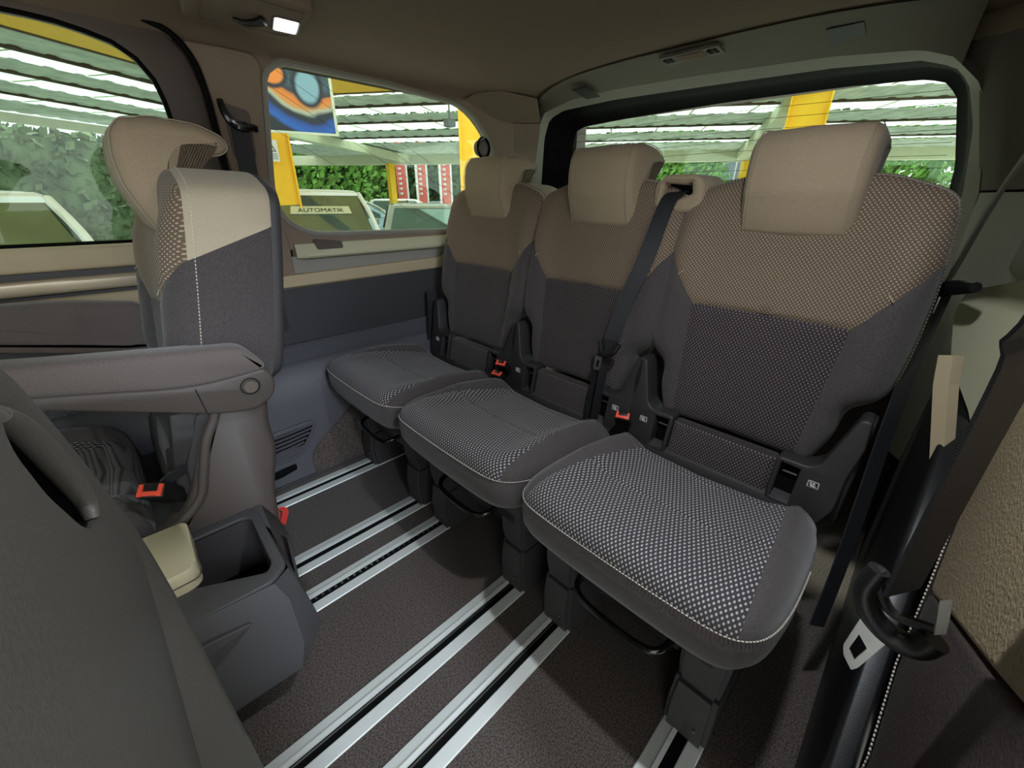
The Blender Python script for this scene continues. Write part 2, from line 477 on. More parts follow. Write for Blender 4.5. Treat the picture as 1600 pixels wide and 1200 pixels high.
# left wall -----------------------------------------------------------
XL = -1.68
W2 = rpoly([(.500, 1.06), (.548, 1.41), (.60, 1.447), (.98, 1.446), (1.375, 1.425), (1.535, 1.275), (1.545, 1.0), (1.40, .907), (.60, .922), (.515, .98)],
           [.05, .05, .04, .02, .10, .10, .1, .08, .06, .05], 5)
wl = struct('wall_left', prism([(.38, .87), (.38, 1.452), (1.56, 1.452), (1.72, 1.40), (1.72, .87)], 'x', -1.73, XL, holes=[W2], bev=.012), M['pillar'])
# surround lip of the rear side window
lip = [Vector((XL - .006, y, z)) for y, z in resample(W2, 90)]
struct('window_frame', tube(lip, .011, 8, 0, True), M['grey_trim'], wl)
# b-pillar cover panel with seam
bp = [(.385, 1.245), (.383, 1.32), (.372, 1.40), (.345, 1.447), (.44, 1.450), (.520, 1.449), (.540, 1.43), (.535, 1.40), (.487, 1.06), (.500, .96), (.515, .92), (.515, .76), (.40, .76)]
struct('pillar_cover', prism(rpoly(bp, .012, 2), 'x', XL, XL + .016, bev=.006), M['pillar'], wl)
# recess for the shoulder belt in the pillar cover
struct('belt_recess', prism(rpoly([(.405, 1.16), (.405, 1.31), (.478, 1.295), (.47, 1.16)], .014, 3), 'x', XL + .0155, XL + .0175, bev=.001), M['taupe'], wl)
W1 = rpoly([(-1.3, .93), (-1.3, 1.43), (-.2, 1.438), (.10, 1.438), (.215, 1.41), (.262, 1.35), (.274, 1.26), (.262, 1.0), (.20, .928)],
           [.03, .03, .05, .10, .06, .05, .08, .08, .06], 5)
dl = struct('door_1', prism([(-1.6, .80), (-1.6, 1.475), (.30, 1.475), (.352, 1.42), (.372, 1.34), (.372, .80)], 'x', -1.735, XL - .002, holes=[W1], bev=.01), M['taupe'])
seal = [(-1.69 + .02, -.7, 1.488), (-1.67, 0, 1.496), (-1.67, .198, 1.487), (-1.668, .283, 1.474), (-1.666, .329, 1.452), (-1.665, .361, 1.405), (-1.663, .372, 1.334), (-1.662, .374, 1.237), (-1.662, .376, .95)]
struct('door_seal', tube(seal, .0085, 8, 5), M['rubber'], dl)
lip = [Vector((XL - .004, y, z)) for y, z in resample(W1, 80)]
struct('window_frame', tube(lip, .006, 6, 0, True), M['rubber'], dl)
wi = struct('window_1', prism(offset_poly(W1, -.01), 'x', -1.712, -1.708), M['glass2'], smooth=False)
wi = struct('window_2', prism(offset_poly(W2, .0), 'x', -1.712, -1.708), M['glass'], smooth=False)
gs = [tube([(-1.706, y, 1.44), (-1.706, y + .95, .95)], .0006, 4, 0) for y in (.45, .57, .69, .2)]
V, F = join(*gs)
struct('antenna_wire', ([v for v in V], F), M['black'], wi, smooth=False, kind='stuff')

# ledge under the rear side window
prof = [(-1.70, .845), (-1.635, .845), (-1.628, .852), (-1.630, .862), (-1.66, .893), (-1.70, .896)]
led = [[(x, y, z) for x, z in prof] for y in (.53, .56, 1.20, 1.32)]
for p in (0,): led[0] = [(min(x, -1.655), y, z) for x, y, z in led[0]]
struct('wall_ledge', loft(led), M['sill'], wl, angle=30)
struct('cup_recess', prism(rpoly([(-1.672, .60), (-1.638, .60), (-1.638, .70), (-1.66, .705)], .008, 3), 'z', .868, .8695, mapf=lambda a, b, c: (a, b, c + (-(a + 1.63)) * 1.02 - .004)), M['taupe'], wl)
# recessed band and beige moulding below
struct('recess_band', box(-1.70, -1.668, .40, 1.75, .79, .85), M['grey_trim'], wl)
mo = rpoly([(.44, .741), (.44, .788), (1.16, .800), (1.21, .83), (1.235, .90), (1.28, .90), (1.26, .79), (1.20, .752)], [.003, .003, .06, .04, .01, .01, .04, .05], 4)
struct('beige_moulding', prism(mo, 'x', -1.672, -1.648, bev=.006), M['tan'], wl)
# dark wall panels
struct('dark_panel', prism([(-1.6, .528), (-1.6, .745), (1.75, .756), (1.75, .528)], 'x', -1.70, -1.660, bev=.004), M['wall_dark'], wl)
prof = [(-1.70, .53), (-1.645, .535), (-1.637, .528), (-1.634, .47), (-1.70, .465)]
struct('textured_panel', loft([[(x, y, z) for x, z in prof] for y in (-1.6, 1.7)]), M['emboss'], wl, angle=30)
prof = [(-1.70, .47), (-1.632, .468), (-1.618, .455), (-1.585, .41), (-1.572, .33), (-1.566, .25), (-1.562, .15), (-1.556, .03), (-1.552, -.01), (-1.70, -.01)]
struct('lower_panel', loft([[(x, y, z) for x, z in prof] for y in (-1.6, -.5, .2, .48, .56, .64, 1.7)]), M['wall_tex'], wl, angle=50)
# carpeted wheel arch
ca = rpoly([(.398, .004), (.398, .085), (.425, .13), (.53, .205), (.62, .27), (.72, .36), (1.3, .40), (1.3, .004)], .02, 3)
struct('carpet_panel', prism(ca, 'x', -1.60, -1.548, bev=.004), M['carpet'], wl)
# air vent with slats in the lower panel
vt = rpoly([(.22, .105), (.22, .225), (.30, .242), (.425, .247), (.447, .232), (.432, .195), (.375, .118), (.345, .103)], .012, 3)
vent = struct('air_vent', prism(vt, 'x', -1.575, -1.556, holes=[offset_poly(vt, .012)], bev=.003), M['wall_tex'], wl)
struct('vent_backing', prism(offset_poly(vt, .010), 'x', -1.578, -1.562), M['rubber'], wl, smooth=False)
for k_ in range(7):
    z = .124 + k_ * .0165
    ymax = min(.432, .352 + (z - .115) * .80)
    V, F = strap([(-1.560, .225, z - .006), (-1.559, (.225 + ymax) / 2, z - .003), (-1.560, ymax, z + .006)], (1, 0, -.5), .010, .0025, 3)
    emit('vent_slat', (V, F), M['wall_tex'], wl)
struct('handle_slot', prism(rpoly([(.20, .045), (.20, .072), (.29, .083), (.338, .084), (.338, .060), (.28, .048)], .006, 3), 'x', -1.56, -1.5535, bev=.001), M['rubber'], wl)

# front sliding-door trim strips
struct('door_sill', prism([(-1.6, .862), (-1.6, .925), (.36, .925), (.36, .862)], 'x', -1.69, -1.655, bev=.012), M['tan'], dl)
struct('door_strip', prism([(-1.6, .808), (-1.6, .846), (.36, .846), (.36, .808)], 'x', -1.69, -1.636, bev=.010), M['silver'], dl)
struct('door_trim_groove', box(-1.69, -1.662, -1.6, .36, .79, .862), M['plastic'], dl)
struct('door_pocket_trim', prism([(-1.6, .70), (-1.6, .795), (.36, .795), (.36, .70)], 'x', -1.69, -1.648, bev=.01), M['tan'], dl)

# rear: tailgate surround lofted between measured loops ---------------
def L(*p): return [Vector(q) for q in p]
N_ = 90
def loop(pts, y, n=N_): 
    return [Vector((x, yy, z)) for x, yy, z in resample([(p[0], (p[2] if len(p) > 2 else y), p[1]) for p in pts], n, False)]
l3 = loop([(-1.48, .80), (-1.502, 1.09), (-1.513, 1.31), (-1.495, 1.362), (-1.45, 1.379), (-1.2, 1.390), (-.78, 1.398), (-.375, 1.394), (-.187, 1.384), (-.14, 1.368), (-.108, 1.33), (-.053, 1.149), (-.03, .95), (-.03, .80)], 1.93)
l3b = loop([(-1.52, .80), (-1.542, 1.09), (-1.553, 1.33), (-1.53, 1.392), (-1.46, 1.410), (-1.2, 1.424), (-.78, 1.424), (-.375, 1.418), (-.187, 1.408), (-.12, 1.390), (-.088, 1.34), (-.035, 1.149), (-.01, .95), (-.01, .80)], 1.90)
l2 = loop([(-1.62, .80), (-1.625, 1.085), (-1.612, 1.335), (-1.582, 1.412), (-1.497, 1.440), (-1.212, 1.448), (-.817, 1.440), (-.418, 1.430), (-.204, 1.413), (-.128, 1.386), (-.088, 1.344), (-.045, 1.237), (-.012, 1.077), (.0, .95), (.0, .80)], 1.82)
l1 = loop([(-1.66, .80), (-1.659, 1.084), (-1.625, 1.262), (-1.606, 1.38), (-1.572, 1.434), (-1.41, 1.466), (-1.183, 1.474), (-.804, 1.466), (-.416, 1.450), (-.206, 1.428), (-.135, 1.400), (-.071, 1.34), (-.035, 1.28), (.019, 1.076), (.03, .95), (.03, .80)], 1.77)
wr = struct('wall_rear', loft([l2, l1], False, False), M['grey_trim'], angle=80)
struct('window_seal', loft([l3, l3b, [p.lerp(q, .5) + Vector((0, -.0, -.004)) for p, q in zip(l3b, l2)], l2], False, False), M['rubber'], wr, angle=80)
# roof header between headliner edge and the pale rim
up = [i for i, p in enumerate(l1) if p.z > 1.375]
l1t = [l1[i] for i in up]
hd, hd2 = [], []
for p in l1t:
    x = p.x + (-.02 if p.x < -1.4 else 0)
    zc = 1.499 - .028 * abs((x + .78) / .85) ** 4
    q = Vector((min(max(x * 1.02 + .016, -1.675), .0), min(rear_y(x), 1.80) - .012, zc))
    hd2.append(q); hd.append(q.lerp(p, .55) + Vector((0, -.01, .012)))
struct('roof_header', loft([hd2, hd, l1t], False, False), M['header'], wr, angle=80)
wi = struct('window_3', prism([(p.x, p.z) for p in l3], 'y', 1.935, 1.939), M['glass'], smooth=False)
gs = []
for k_ in range(10):
    z = 1.36 - k_ * .034
    gs.append(tube([(-1.49, 1.932, z - .01), (-.78, 1.932, z + .004), (-.08, 1.932, z - .01)], .0007, 4, 4))
struct('heater_wire', join(*gs), M['black'], wi, smooth=False, kind='stuff')
# lower gate panel (behind the seat backs)
struct('gate_panel', box(-1.66, .05, 1.90, 1.95, 0, .86, .01), M['taupe'], wr)
# speaker grilles and lamp in the header
def on_header(cx, cy, w_, h_, rot=0): 
    return cx, cy
def header_item(name, cx, y0, y1, hw, m, z0, z1, parent, th=.003):
    """small plate lying on the sloping header between y0 and y1"""
    f = lambda a, b, c: (cx + a, y0 + (y1 - y0) * b, z0 + (z1 - z0) * b + c)
    return emit(name, prism(rpoly([(-hw, 0), (hw, 0), (hw, 1), (-hw, 1)], .008 if hw > .02 else 0, 2), 'z', -th, 0, mapf=f), m, parent)
for cx, y0, y1, hw, lab in ((-.372, 1.63, 1.755, .042, 'near'), (-1.285, 1.655, 1.765, .035, 'far')):
    g = header_item('speaker_grille', cx, y0, y1, hw, M['grille'], 1.4862 if lab == 'near' else 1.476, 1.4600 if lab == 'near' else 1.459, wr)
t = world_thing('gate_lamp', 'long unlit taupe lamp bar set into the roof header above the rear window', 'lamp', (-.78, 1.57, 1.48))
header_item('lamp_body', -.775, 1.555, 1.615, .098, M['taupe'], 1.492, 1.484, t, .008)
for s in (-1, 1):
    for k_ in range(4):
        header_item('louvre', -.775 + s * .073 + (k_ % 2) * .018 - .009, 1.568 + (k_ // 2) * .018, 1.578 + (k_ // 2) * .018, .007, M['rubber'], 1.481, 1.479, t, .002)
header_item('lens', -.775, 1.565, 1.605, .045, M['headliner'], 1.483, 1.4785, t, .003)

# left rear corner pillar
dp = loft([[(-1.684, 1.47, z1), (-1.678, 1.50, z1), (-1.668, 1.66, z1), (-1.652, 1.70, z1), (l1[j].x, 1.775, l1[j].z)] for z1, j in ((1.375, 17), (1.30, 14), (1.085, 9), (.87, 4))], False, False)
struct('corner_pillar', ([(x, y, z) for x, y, z in [(-1.684, 1.54, 1.382), (-1.676, 1.66, 1.388), (-1.60, 1.775, 1.392),
                          (-1.684, 1.55, 1.28), (-1.674, 1.66, 1.28), (-1.618, 1.775, 1.28),
                          (-1.684, 1.55, 1.08), (-1.672, 1.65, 1.08), (-1.660, 1.775, 1.08),
                          (-1.684, 1.40, .80), (-1.672, 1.65, .80), (-1.662, 1.775, .80)]],
        [(0, 1, 4, 3), (1, 2, 5, 4), (3, 4, 7, 6), (4, 5, 8, 7), (6, 7, 10, 9), (7, 8, 11, 10)]), M['pillar'], wl, smooth=False)
struct('corner_headliner', ([(-1.684, 1.54, 1.385), (-1.676, 1.66, 1.391), (-1.60, 1.775, 1.395), (-1.684, 1.35, 1.440), (-1.66, 1.40, 1.470), (-1.60, 1.5, 1.489), (-1.56, 1.70, 1.480)],
        [(0, 1, 4, 3), (1, 6, 5, 4), (1, 2, 6)]), M['headliner'], wl)

# right wall (only behind the sliding-door opening) -------------------
XR = .13
wr2 = struct('wall_right', prism([(.55, 0), (.55, .30), (.85, .50), (1.05, .66), (1.92, .66), (1.92, 0)], 'x', .10, .137, bev=.01), M['black'])
struct('upper_pillar', prism([(.95, 1.05), (.80, 1.25), (.80, 1.46), (1.70, 1.46), (1.92, 1.40), (1.92, 1.05)], 'x', XR, .16, bev=.006), M['taupe'], wr2)
struct('mid_pillar', prism([(1.0, .90), (.92, 1.044), (1.92, 1.044), (1.92, .90)], 'x', XR - .006, .16, bev=.006), M['taupe'], wr2)
struct('corner_pillar', loft([[(.018, 1.775, 1.08), (.05, 1.70, 1.08), (.12, 1.60, 1.08), (.14, 1.5, 1.08)], [(-.075, 1.778, 1.36), (-.03, 1.72, 1.36), (.10, 1.62, 1.36), (.14, 1.5, 1.36)], [(-.13, 1.775, 1.41), (-.06, 1.72, 1.44), (.10, 1.62, 1.44), (.14, 1.5, 1.44)]], False, False), M['taupe'], wr2, angle=60)
struct('corner_pillar_lower', loft([[(.02, 1.772, 1.074), (.05, 1.70, 1.074), (.12, 1.60, 1.074), (.14, 1.5, 1.074)], [(.032, 1.77, .85), (.06, 1.70, .85), (.125, 1.60, .85), (.14, 1.5, .85)], [(.035, 1.77, .3), (.06, 1.70, .3), (.125, 1.60, .3), (.14, 1.5, .3)]], False, False), M['grey_trim'], wr2, angle=60)
struct('corner_headliner', loft([[(-.19, 1.79, 1.44), (-.10, 1.755, 1.425), (.02, 1.66, 1.42), (.14, 1.48, 1.42)], [(-.19, 1.78, 1.478), (-.06, 1.72, 1.474), (.06, 1.60, 1.468), (.14, 1.45, 1.45)], [(-.25, 1.66, 1.496), (-.10, 1.60, 1.492), (.02, 1.52, 1.487), (.135, 1.40, 1.44)]], False, False), M['headliner'], wr2, angle=60)
# pale quarter ledge with side face
e_ = [p for p in l1 if p.x > -.30]
struct('corner_filler', loft([e_, [p + Vector((.05, .02, .03)) for p in e_]], False, False), M['taupe'], wr2)
# pale quarter ledge, slanting towards the cabin
def facet(pts, th=.02):
    P = [Vector(p) for p in pts]; n = (P[1] - P[0]).cross(P[2] - P[0]).normalized()
    if n.y > 0: n = -n
    return loft([[tuple(p) for p in P], [tuple(p - n * th) for p in P]])
struct('quarter_panel', facet([(0.056, 1.299, 0.829), (0.06, 1.289, 0.88), (0.116, 1.177, 0.924), (0.139, 1.133, 0.934), (0.173, 1.063, 0.819), (0.165, 1.079, 0.766), (0.166, 1.078, 0.604), (0.128, 1.154, 0.674), (0.081, 1.248, 0.738)]), M['sill'], wr2, smooth=False)
struct('quarter_post', facet([(0.051, 1.079, 0.788), (0.061, 1.069, 0.735), (0.114, 1.016, 0.552), (0.127, 1.003, 0.569), (0.079, 1.051, 0.746), (0.069, 1.061, 0.796)]), M['tan'], wr2, smooth=False)
struct('socket_box', box(.118, .14, 1.0, 1.12, .915, 1.0, .004), M['black'], wr2)

# outer body skin closing the shell
bw = struct('trim_2', join(box(-1.745, -1.70, .33, .43, .0, 1.5), box(-1.86, .30, -1.6, 2.02, 1.535, 1.56), box(-1.86, -1.745, 1.60, 2.02, -.04, 1.55), box(-1.86, -1.50, 1.945, 2.02, .86, 1.55),
     box(.165, .30, .62, 2.02, -.04, 1.55), box(-.035, .30, 1.945, 2.02, .86, 1.55), box(-1.86, .30, 1.955, 2.02, -.04, .87), box(-1.86, .30, 1.945, 2.02, 1.405, 1.55), box(-1.86, -1.745, -1.6, 1.6, 1.47, 1.55), box(-1.86, -1.745, -1.6, 1.6, -.04, .90)), M['taupe'], smooth=False)
# windscreen end (outside the photo, it closes the cabin; the right sliding door stands open)
WF = rpoly([(-1.55, .95), (-1.50, 1.40), (-.06, 1.40), (0, .95)], .05, 4)
struct('wall_front', prism([(-1.86, -.02), (-1.86, 1.535), (.22, 1.535), (.22, -.02)], 'y', -1.66, -1.60, holes=[WF]), M['plastic'], smooth=False)
struct('window_4', prism(offset_poly(WF, -.01), 'y', -1.632, -1.628), M['glass2'], smooth=False)
# ------------------------------------------------------------------ seats
def halfsym(h):
    return h + [(-x, z) for x, z in reversed(h) if abs(x) > 1e-6]
BACK = halfsym([(0, .488), (.165, .488), (.185, .505), (.205, .56), (.214, .622), (.262, .668), (.275, .74), (.276, .86), (.27, .95), (.258, 1.04), (.235, 1.068), (.19, 1.085), (.13, 1.10), (0, 1.106)])
BACK = resample([tuple(p) for p in catmull([(*p, 0) for p in BACK], 5, True)], 150)
BACK = [(p[0], p[1]) for p in BACK]
def yback(z): return 1.04 + .2 * (z - .43)
CB = (0, .80)
def seg_d(p, a, b):
    p, a, b = Vector(p), Vector(a), Vector(b); t = max(0, min(1, (p - a).dot(b - a) / (b - a).length_squared))
    return (p - a - (b - a) * t).length
SEAMS = [((-.27, .935), (-.172, .797)), ((-.172, .797), (.172, .797)), ((.172, .797), (.27, .935)), ((-.172, .797), (-.150, .49)), ((.172, .797), (.150, .49))]
def back_front():
    bm = bmesh.new(); rings = []
    ss = [.08, .2, .32, .44, .55, .65, .74, .82, .885, .93, .96, .982, .995, 1.0]
    for s in ss:
        ring = []
        for (x, z) in BACK:
            X, Z = CB[0] + (x - CB[0]) * s, CB[1] + (z - CB[1]) * s
            e = max(0, (s - .86) / .14)
            y = yback(Z) + .022 * (1 - math.sqrt(max(0, 1 - e * e)))
            bol = max(0, min(1, (abs(X) - .15) / .07)); y -= .022 * bol * bol * (3 - 2 * bol) * (1 - e) * (1 if Z > .62 else .4) * max(0, min(1, (1.08 - Z) / .12))
            y += .008 * math.cos(min(1, abs(X) / .17) * PI / 2) * (1 if Z < .95 else .3)
            ring.append(bm.verts.new((X, y, Z)))
        rings.append(ring)
    c = bm.verts.new((CB[0], yback(CB[1]) + .008, CB[1])); n = len(BACK)
    for j in range(n):
        bm.faces.new((c, rings[0][j], rings[0][(j + 1) % n]))
        for i in range(len(ss) - 1):
            bm.faces.new((rings[i][j], rings[i + 1][j], rings[i + 1][(j + 1) % n], rings[i][(j + 1) % n]))
    for (a, b) in SEAMS:
        a3, b3 = Vector((a[0], 0, a[1])), Vector((b[0], 0, b[1])); nrm = (b3 - a3).cross(Vector((0, 1, 0))).normalized()
        bmesh.ops.bisect_plane(bm, geom=bm.verts[:] + bm.edges[:] + bm.faces[:], plane_co=a3, plane_no=nrm, dist=1e-5)
    for v in bm.verts:
        if (Vector((v.co.x, v.co.z)) - Vector(CB)).length < .001: continue
        d = min(seg_d((v.co.x, v.co.z), a, b) for a, b in SEAMS)
        v.co.y += .006 * math.exp(-(d / .006) ** 2)
    return bm
def zone_back(x, z):
    ax = abs(x)
    if z > .797 and (ax < .172 or (z - .797) > (ax - .172) * (.138 / .098)): return 'upper'
    lim = .150 + (.172 - .150) * (z - .49) / (.797 - .49)
    return 'centre' if (z <= .797 and ax < lim) else 'side'
def split(bm, fn):
    out = {}
    for f in bm.faces:
        c = f.calc_center_median(); out.setdefault(fn(c), []).append(f)
    res = {}
    for k_, fs in out.items():
        idx = {}; V = []; F = []
        for f in fs:
            t = []
            for v in f.verts:
                if v.index not in idx: idx[v.index] = len(V); V.append(tuple(v.co))
                t.append(idx[v.index])
            F.append(tuple(t))
        res[k_] = (V, F)
    return res
TH = .185
def thick(z): return TH * (.55 + .45 * min(1, max(0, (z - .5) / .15)))
def back_side(zlo, zhi, inset0=0., inset1=.012):
    """side border faces between zlo and zhi"""
    secs = []
    for f, ins in ((0, 0.), (.12, -.004), (.5, -.002), (.9, .0), (1., .012)):
        o = offset_poly(BACK, ins)
        secs.append([(x, yback(z) + .022 + (thick(z) - .022) * f, z) for x, z in o])
    V, F = loft(secs, True, False); n = len(BACK)
    F = [f for f in F if zlo <= (BACK[f[0] % n][1] + BACK[f[1] % n][1]) / 2 < zhi]
    return V, F
def back_shell_geo():
    secs = []
    for ins, dy in ((.008, -.02), (.004, 0.), (.01, .012), (.03, .02), (.10, .026), (.18, .028)):
        o = offset_poly(BACK, ins) if ins < .05 else [(x * (1 - ins * 2.4), .80 + (z - .80) * (1 - ins * 1.9)) for x, z in BACK]
        secs.append([(x, yback(z) + thick(z) + dy, z) for x, z in o])
    return loft(secs)
HR = rpoly([(1.135, 1.02), (1.118, 1.07), (1.116, 1.12), (1.124, 1.165), (1.145, 1.19), (1.20, 1.197), (1.27, 1.190), (1.312, 1.172), (1.322, 1.150), (1.305, 1.134), (1.235, 1.128), (1.218, 1.10), (1.200, 1.00), (1.180, .978), (1.152, .978)], .012, 3)
# cushion
CUSH = halfsym([(0, .498), (.12, .500), (.19, .506), (.226, .524), (.250, .565), (.262, .64), (.265, .75), (.262, .88), (.25, .94), (.232, .955), (0, .958)])
def lift(y): return .056 - .075 * (y - .5) / .45      # the cushion is tipped back
def lifted(g):
    V, F = (g if isinstance(g, tuple) else join(g)); return [(x, y, z + lift(y)) for x, y, z in V], F
CUSH = [(p[0], p[1]) for p in resample([tuple(p) for p in catmull([(*p, 0) for p in CUSH], 5, True)], 150)]
CC = (0, .74)
def cush_z(X, Y, s):
    e = max(0, (s - .80) / .20)
    z = .402 + .044 * math.sqrt(max(0, 1 - e * e)) if e > 0 else .446
    bol = max(0, min(1, (abs(X) - (.15 if X > 0 else .135)) / .06)); z += .034 * bol * (1 - e) * max(0, min(1, (Y - .52) / .22))
    z -= .010 * max(0, 1 - abs(X) / .2) * max(0, min(1, (Y - .60) / .15))
    return z
CSEAM = [((-.216, .49), (-.148, .97)), ((.222, .49), (.185, .97))]
CROSS = (.715, .905)
def cushion_top():
    bm = bmesh.new(); rings = []
    ss = [.1, .22, .34, .46, .56, .66, .74, .80, .85, .89, .925, .95, .97, .985, .995, 1.0]
    for s in ss:
        ring = []
        for (x, y) in CUSH:
            X, Y = CC[0] + (x - CC[0]) * s, CC[1] + (y - CC[1]) * s
            ring.append(bm.verts.new((X, Y, cush_z(X, Y, s))))
        rings.append(ring)
    c = bm.verts.new((0, CC[1], cush_z(0, CC[1], 0))); n = len(CUSH)
    for j in range(n):
        bm.faces.new((c, rings[0][j], rings[0][(j + 1) % n]))
        for i in range(len(ss) - 1):
            bm.faces.new((rings[i][j], rings[i + 1][j], rings[i + 1][(j + 1) % n], rings[i][(j + 1) % n]))
    for (a, b) in CSEAM:
        a3, b3 = Vector((a[0], a[1], 0)), Vector((b[0], b[1], 0)); nrm = (b3 - a3).cross(Vector((0, 0, 1))).normalized()
        bmesh.ops.bisect_plane(bm, geom=bm.verts[:] + bm.edges[:] + bm.faces[:], plane_co=a3, plane_no=nrm, dist=1e-5)
    for yy in (CROSS[0], CROSS[0] - .012, CROSS[0] + .012, CROSS[1], CROSS[1] - .012, CROSS[1] + .012):
        bmesh.ops.bisect_plane(bm, geom=bm.verts[:] + bm.edges[:] + bm.faces[:], plane_co=(0, yy, 0), plane_no=(0, 1, 0), dist=1e-5)
    for v in bm.verts:
        p = (v.co.x, v.co.y)
        d = min(seg_d(p, a, b) for a, b in CSEAM); v.co.z -= .005 * math.exp(-(d / .007) ** 2)
        if abs(v.co.x) < .205 and v.co.z > .41:
            for yy in CROSS: v.co.z -= .005 * math.exp(-((v.co.y - yy) / .006) ** 2)
    return bm
def zone_cush(x, y): return 'insert' if -.216 + (y - .49) * .1417 < x < .222 - (y - .49) * .0771 else 'bolster'
def icon(cx, z, y, parent):
    """printed child-seat symbol: rounded frame with a seated shape"""
    g = []
    fr = rpoly([(-.011, -.009), (.011, -.009), (.011, .009), (-.011, .009)], .003, 3)
    g.append(prism([(cx + a, z + b) for a, b in fr], 'y', y - .0012, y - .0004, holes=[[(cx + a * .84, z + b * .82) for a, b in fr]]))
    st = [(-.007, .006), (-.004, .006), (-.002, -.001), (.004, -.001), (.007, -.006), (-.004, -.006), (-.006, -.002)]
    g.append(prism([(cx + a, z + b) for a, b in st], 'y', y - .0012, y - .0004))
    g.append(prism([(cx + .001 + a, z + .003 + b) for a, b in arcp((0, 0), .0028, 0, 2 * PI, 8)[:-1]], 'y', y - .0012, y - .0004))
    return emit('child_seat_symbol', join(*g), M['white'], parent, smooth=False, label='white printed child seat symbol')

def build_seat(name, label, loc, group, base=True):
    root = thing(name, label, 'seat', loc, group)
    OFF[0] = Vector((0, .8, 0))
    bz = split(back_front(), lambda c: zone_back(c.x, c.z)); 
    emit('upper_back_panel', bz['upper'], M['weave_beige'], root, 80, label='beige woven upper back')
    emit('centre_back_panel', bz['centre'], M['weave_dark'], root, 80, label='dark dotted centre back')
    s = bz['side']
    for sg in (-1, 1):
        F = [f for f in s[1] if sg * sum(s[0][i][0] for i in f) > 0]
        used = sorted({i for f in F for i in f}); mp = {i: k_ for k_, i in enumerate(used)}
        emit('back_bolster', ([s[0][i] for i in used], [tuple(mp[i] for i in f) for f in F]), M['dark'], root, 80)
    V_, F_ = back_side(.495, 2.)
    me_ = bpy.data.meshes.new('t'); me_.from_pydata(V_, [], F_); bm_ = bmesh.new(); bm_.from_mesh(me_)
    p0_ = Vector((0, yback(.935) + .022, .935)); nr_ = Vector((0, -.34, 1)).normalized()
    bmesh.ops.bisect_plane(bm_, geom=bm_.verts[:] + bm_.edges[:] + bm_.faces[:], plane_co=p0_, plane_no=nr_, dist=1e-5)
    sc_ = split(bm_, lambda c: 'up' if (c - p0_).dot(nr_) > 0 else ('l' if c.x < 0 else 'r'))
    emit('side_cover', sc_['up'], M['beige_side'], root, 60, label='plain beige upper side')
    for q_ in 'lr': emit('side_cover', sc_[q_], M['dark'], root, 60, label='plain charcoal lower side')
    emit('back_shell', back_shell_geo(), M['plastic'], root, 60)
    # seam threads
    def th(pts, r_=.0012, off=-.002): return tube([(x, yback(z) + off + (-.022 if abs(x) > .2 else -.008 if abs(x) > .17 else .004), z) for x, z in pts], r_, 5, 3)
    g = [th([(s_ * .125, .985), (s_ * .165, .93), (s_ * .222, .868)]) for s_ in (-1, 1)]
    for q in g: emit('stitching', q, M['stitch_dim'], root)
    # dashed stitching along the rim
    rim = offset_poly(BACK, -.0035); g = []
    for i in range(0, len(rim), 1):
        (x, z), (x2, z2) = rim[i], rim[(i + 1) % len(rim)]
        if z < .68: continue
        for q in (0., .5):
            a = (x + (x2 - x) * q, z + (z2 - z) * q); b = (x + (x2 - x) * (q + .3), z + (z2 - z) * (q + .3))
            g.append(tube([(a[0], yback(a[1]) + .034, a[1]), (b[0], yback(b[1]) + .034, b[1])], .0011, 4, 0))
    emit('rim_stitching', join(*g), M['thread_dark'], root, smooth=False, kind='stuff')
    # head restraint
    hr = emit('headrest', puff(HR, -.115, .115, .022, .003), M['beige'], root, 60)
    for sx in (-.1, .1):
        emit('headrest_seam', tube([(sx, y, z) for y, z in offset_poly(HR, -.0006)], .0011, 5, 0, True), M['stitch_dim'], hr)
    for a_ in (-.06, .03): emit('headrest_post', box(a_, a_ + .03, 1.235, 1.265, 1.09, 1.135, .004), M['black'], hr)
    # lower pad with the fixing sockets
    pad = rpoly([(-.128, .385), (.128, .385), (.128, .485), (-.128, .485)], .006, 2)
    emit('lower_back_pad', prism(pad, 'y', 1.020, 1.06, bev=.010, mapf=lambda a, b, c: (a, c + (b - .43) * .2, b)), M['weave_dark'], root, 60)
    sh = lambda a, b, c: (a, c + (b - .43) * .2, b)
    for s_ in (-1, 1):
        fr = [(.130, .380), (.242, .372), (.262, .42), (.262, .50), (.272, .57), (.266, .632), (.246, .630), (.230, .575), (.212, .512), (.192, .497), (.130, .497)]
        fr = [(s_ * a, b) for a, b in fr]
        if s_ < 0: fr.reverse()
        hole = [(s_ * a, b) for a, b in ((.141, .397), (.180, .394), (.180, .484), (.141, .486))]
        h = emit('hinge_cover', prism(rpoly(fr, .008, 3), 'y', 1.012, 1.075, holes=[hole], bev=.004, mapf=sh), M['hinge'], root, 50)
        emit('anchor_socket', prism(offset_poly(hole, -.002), 'y', 1.05, 1.056, mapf=sh), M['rubber'], h, smooth=False)
        emit('anchor_bar', tube([(s_ * .146, 1.045, .455), (s_ * .176, 1.045, .455)], .003, 6, 0), M['steel'], h)
        icon(s_ * .212, .462, 1.012 + .006, h)
        emit('recliner_arm', prism(rpoly([(1.04, .36), (1.045, .50), (1.075, .57), (1.095, .625), (1.17, .61), (1.16, .50), (1.14, .36)], .02, 3), 'x', s_ * .262 - .011, s_ * .262 + .011, bev=.006), M['hinge'], root)
    # cushion
    cz = split(cushion_top(), lambda c: zone_cush(c.x, c.y))
    emit('seat_cushion', lifted(cz['insert']), M['weave_seat'], root, 80, label='dotted grey woven cushion top')
    s = cz['bolster']
